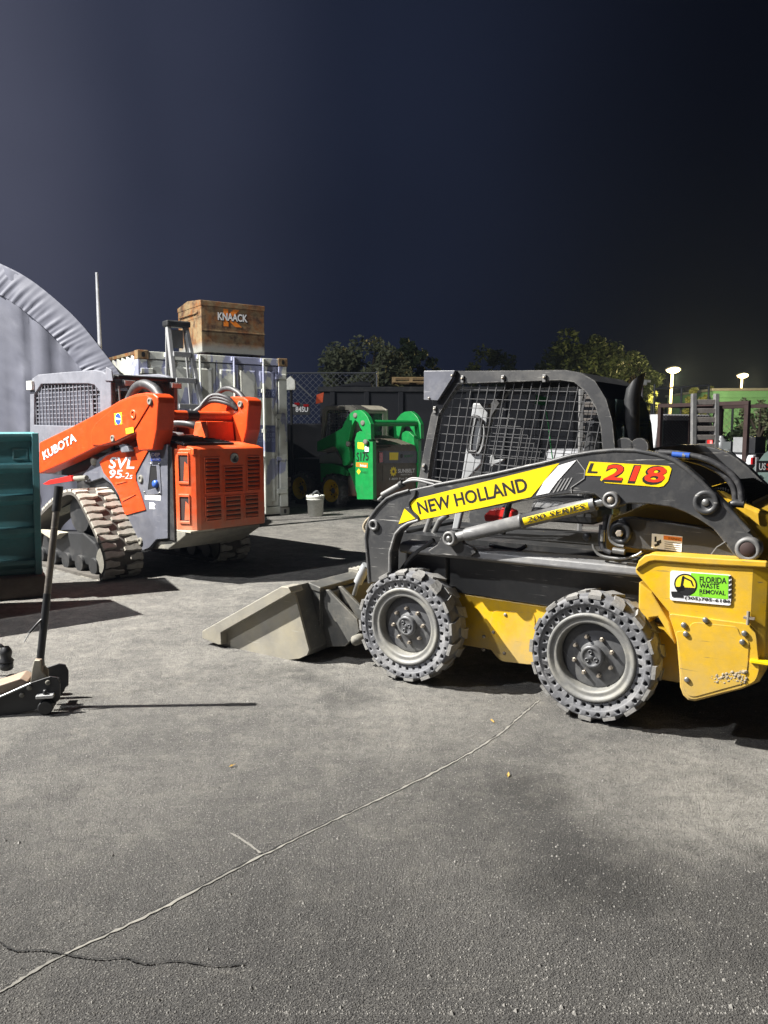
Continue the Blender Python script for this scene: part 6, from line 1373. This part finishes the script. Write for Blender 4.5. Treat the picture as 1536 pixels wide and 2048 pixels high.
for k in range(9):
    u = rnd.uniform(.15, TW - .3); v = rnd.uniform(.1, 1.7)
    if k % 3 == 0: o = MB().box((u, v, 1.14), (u + rnd.uniform(.2, .4), v + .25, 1.14 + rnd.uniform(.12, .3)))
    elif k % 3 == 1: o = MB().lathe([(.09, 0), (.1, .02), (.1, .22), (.05, .26), (.05, .3)], (u, v, 1.14), 'w', n=14)
    else: o = MB().tube(smooth_path([(u - .2, v, 1.15), (u, v + .1, 1.42), (u + .25, v, 1.3), (u + .4, v - .1, 1.16)]), .025, 8)
    o = o.build(('crate', 'canister', 'coiled_hose')[k % 3], ('plastic_grey', 'red_paint', 'hose', 'cloth_grey', 'galv', 'hose', 'dark_steel', 'galv', 'hose')[k])
    M = Matrix.Translation((6.33, 13.27, 0)) @ Matrix.Rotation(R(30), 4, 'Z'); o.matrix_world = M
    tag(o, ('pale grey plastic crate in the pickup bed', 'red canister in the pickup bed', 'coiled black hose lying at the left of the pickup bed', 'dark grey crate in the pickup bed', 'silver canister standing mid-bed in the pickup', 'looped black hose in the middle of the pickup bed', 'black crate in the pickup bed', 'silver canister at the right of the pickup bed', 'black hose loop at the right of the pickup bed')[k], ('crate', 'canister', 'hose')[k % 3], 'load in the pickup bed')
# ================================================================ trailer ramps
def ramp_gate(q, Y, label, rz=0.0, n=8):
    x0 = q[0][0]; t = thing('trailer_ramp', label, 'ramp', (x0, Y, 0), rz, 'upright trailer ramps')
    Wr = q[1][0] - q[0][0]; H = q[0][2]
    for u in (0, Wr - .05): MB().add([(u, 0, H), (u + .05, 0, H), (u + .05, .06, H), (u, .06, H), (u - .04, -.22, 0), (u + .01, -.22, 0), (u + .01, -.16, 0), (u - .04, -.16, 0)], [(0, 1, 2, 3), (7, 6, 5, 4), (0, 4, 5, 1), (1, 5, 6, 2), (2, 6, 7, 3), (3, 7, 4, 0)]).build('side_rail', 'worn_steel', t, .004)
    k = 0; z = H - .10
    while z > .15:
        f = 1 - z / H
        MB().box((.05 - .04 * f, -.22 * f + .005, z - .03), (Wr - .05 - .04 * f, -.22 * f + .055, z + .03)).build('slat', 'grey_timber', t, .004); z -= .104
    return t
ramp_gate([(3.655,9.200,1.979),(3.981,9.200,1.979)], 9.2, 'upright slatted trailer ramp standing before the pickup truck', R(4))
ramp_gate([(2.569,10.200,2.084),(2.976,10.200,2.071)], 10.2, 'upright slatted trailer ramp seen through the cab mesh', R(4))
# ================================================================ bagged bundles at the right edge
def bundle(c, r, m, label, seed, sq=1.0):
    from mathutils import noise as NZ
    mb = MB(); nu, nv = 26, 14; vs = []
    for j in range(nv + 1):
        ph = math.pi * j / nv
        for i in range(nu):
            th = 2 * math.pi * i / nu; d = Vector((math.sin(ph) * math.cos(th), math.sin(ph) * math.sin(th), math.cos(ph)))
            k = 1 + .22 * NZ.noise(d * 1.8 + Vector((seed, 0, 0))) + .10 * NZ.noise(d * 5 + Vector((0, seed, 0)))
            p = Vector((d.x * r[0], d.y * r[1], d.z * r[2])) * k; vs.append((p.x, p.y, max(p.z + r[2] * .92, 0)))
    fs = [(j * nu + i, (j + 1) * nu + i, (j + 1) * nu + (i + 1) % nu, j * nu + (i + 1) % nu) for j in range(nv) for i in range(nu)]
    o = mb.add(vs, fs, True).build('tarp_bundle', m); o.location = c; return tag(o, label, 'bundle', 'bundles heaped at the right')
bundle((3.55, 7.9, 0), (.34, .4, .66), 'cloth_grey', 'grey tarp bundle right of the slatted ramp', 1)
bundle((3.95, 7.4, 0), (.33, .4, .66), 'cloth_green', 'dark green tarp bundle at the right edge', 2)
bundle((4.25, 8.2, 0), (.45, .4, .72), 'cloth_green', 'taller dark bundle behind the green one at right', 3)
bundle((3.1, 8.6, 0), (.4, .4, .58), 'dark_steel', 'low black bundle beneath the slatted ramp', 4)
q = [(3.354,6.900,1.256),(3.458,6.900,1.247),(3.358,6.900,1.193)]
t = thing('small_sign', 'small red and white sign in front of the dark bundle', 'sign', (q[0][0], 6.9, 0))
MB().prism([(-.02, .0), (.0, .0), (.0, q[0][2] + .05), (-.02, q[0][2] + .05)], .0, .02).build('stake', 'galv', t)
MB().box((-.02, -.012, q[2][2] - .02), (.16, -.002, q[0][2] + .02)).build('sign_face', 'machine_black', t)
lettering('US', [(.0, q[2][2]), (.06, q[2][2]), (.0, q[0][2])], -.014, 'v', 'print_white', t, .02)
lettering('S', [(.065, q[2][2]), (.12, q[2][2]), (.065, q[0][2])], -.014, 'v', 'print_red', t, .02)

# ================================================================ low trailer and clutter between the loader and the pickup
t = thing('flatbed_trailer', 'low dark flatbed trailer carrying the slatted ramp, behind the yellow loader hood', 'trailer', (3.3, 9.3, 0), R(12))
MB().box((0, 0, .50), (3.6, 1.9, .60)).build('deck', 'dark_steel', t, .01)
for v in (0, 1.85):
    MB().box((0, v, .98), (3.6, v + .05, 1.03)).build('side_rail', 'machine_black', t, .005)
    for k in range(6): MB().box((k * .71, v, .60), (k * .71 + .05, v + .05, .98)).build('rail_post', 'machine_black', t)
for u in (1.3, 2.1): MB().lathe([(.2, -.02), (.33, 0), (.34, .04), (.34, .16), (.2, .2)], (u, -.12, .34), n=24).build('wheel', 'tyre_black', t)
rnd = random.Random(4)
for k, (m_, lab) in enumerate((('plastic_grey', 'grey tote on the flatbed trailer, leftmost of the load'), ('cloth_grey', 'grey sack on the flatbed trailer beside the tote'), ('white_plastic', 'white jug on the flatbed trailer'), ('machine_black', 'black tote in the middle of the flatbed trailer'), ('red_paint', 'red fuel can on the flatbed trailer'), ('cream_cab', 'cream box on the flatbed trailer'), ('hood_brown', 'brown carton on the flatbed trailer at right'))):
    u = .2 + k * .47; h = rnd.uniform(.35, .62); w_ = rnd.uniform(.26, .42)
    o = MB().prism(round_poly([(u, .601), (u + w_, .601), (u + w_ * .94, .60 + h), (u + w_ * .06, .60 + h)], .05), .5, .5 + rnd.uniform(.3, .6)).build(('tote', 'sack', 'jug', 'tote', 'fuel_can', 'box', 'carton')[k], m_, None, .02)
    o.matrix_world = Matrix.Translation((3.3, 9.3, 0)) @ Matrix.Rotation(R(12), 4, 'Z'); tag(o, lab, ('tote', 'sack', 'jug', 'tote', 'fuel can', 'box', 'carton')[k], 'load on the flatbed trailer')

# ================================================================ thin humid night air
hm = bpy.data.materials.new('night_air'); hm.use_nodes = True; hn = hm.node_tree.nodes
hn.remove(hn['Principled BSDF']); pv = hn.new('ShaderNodeVolumePrincipled'); pv.inputs['Density'].default_value = 0.0004; pv.inputs['Color'].default_value = (.55, .70, 1.0, 1); pv.inputs['Anisotropy'].default_value = 0.35
hm.node_tree.links.new(pv.outputs[0], hn['Material Output'].inputs['Volume']); MATS['night_air'] = hm
o = MB().box((-40, -12, -1.0), (60, 66, 14)).build('haze', 'night_air'); o['kind'] = 'stuff'; o['label'] = 'thin humid night air over the yard'; o['category'] = 'haze'
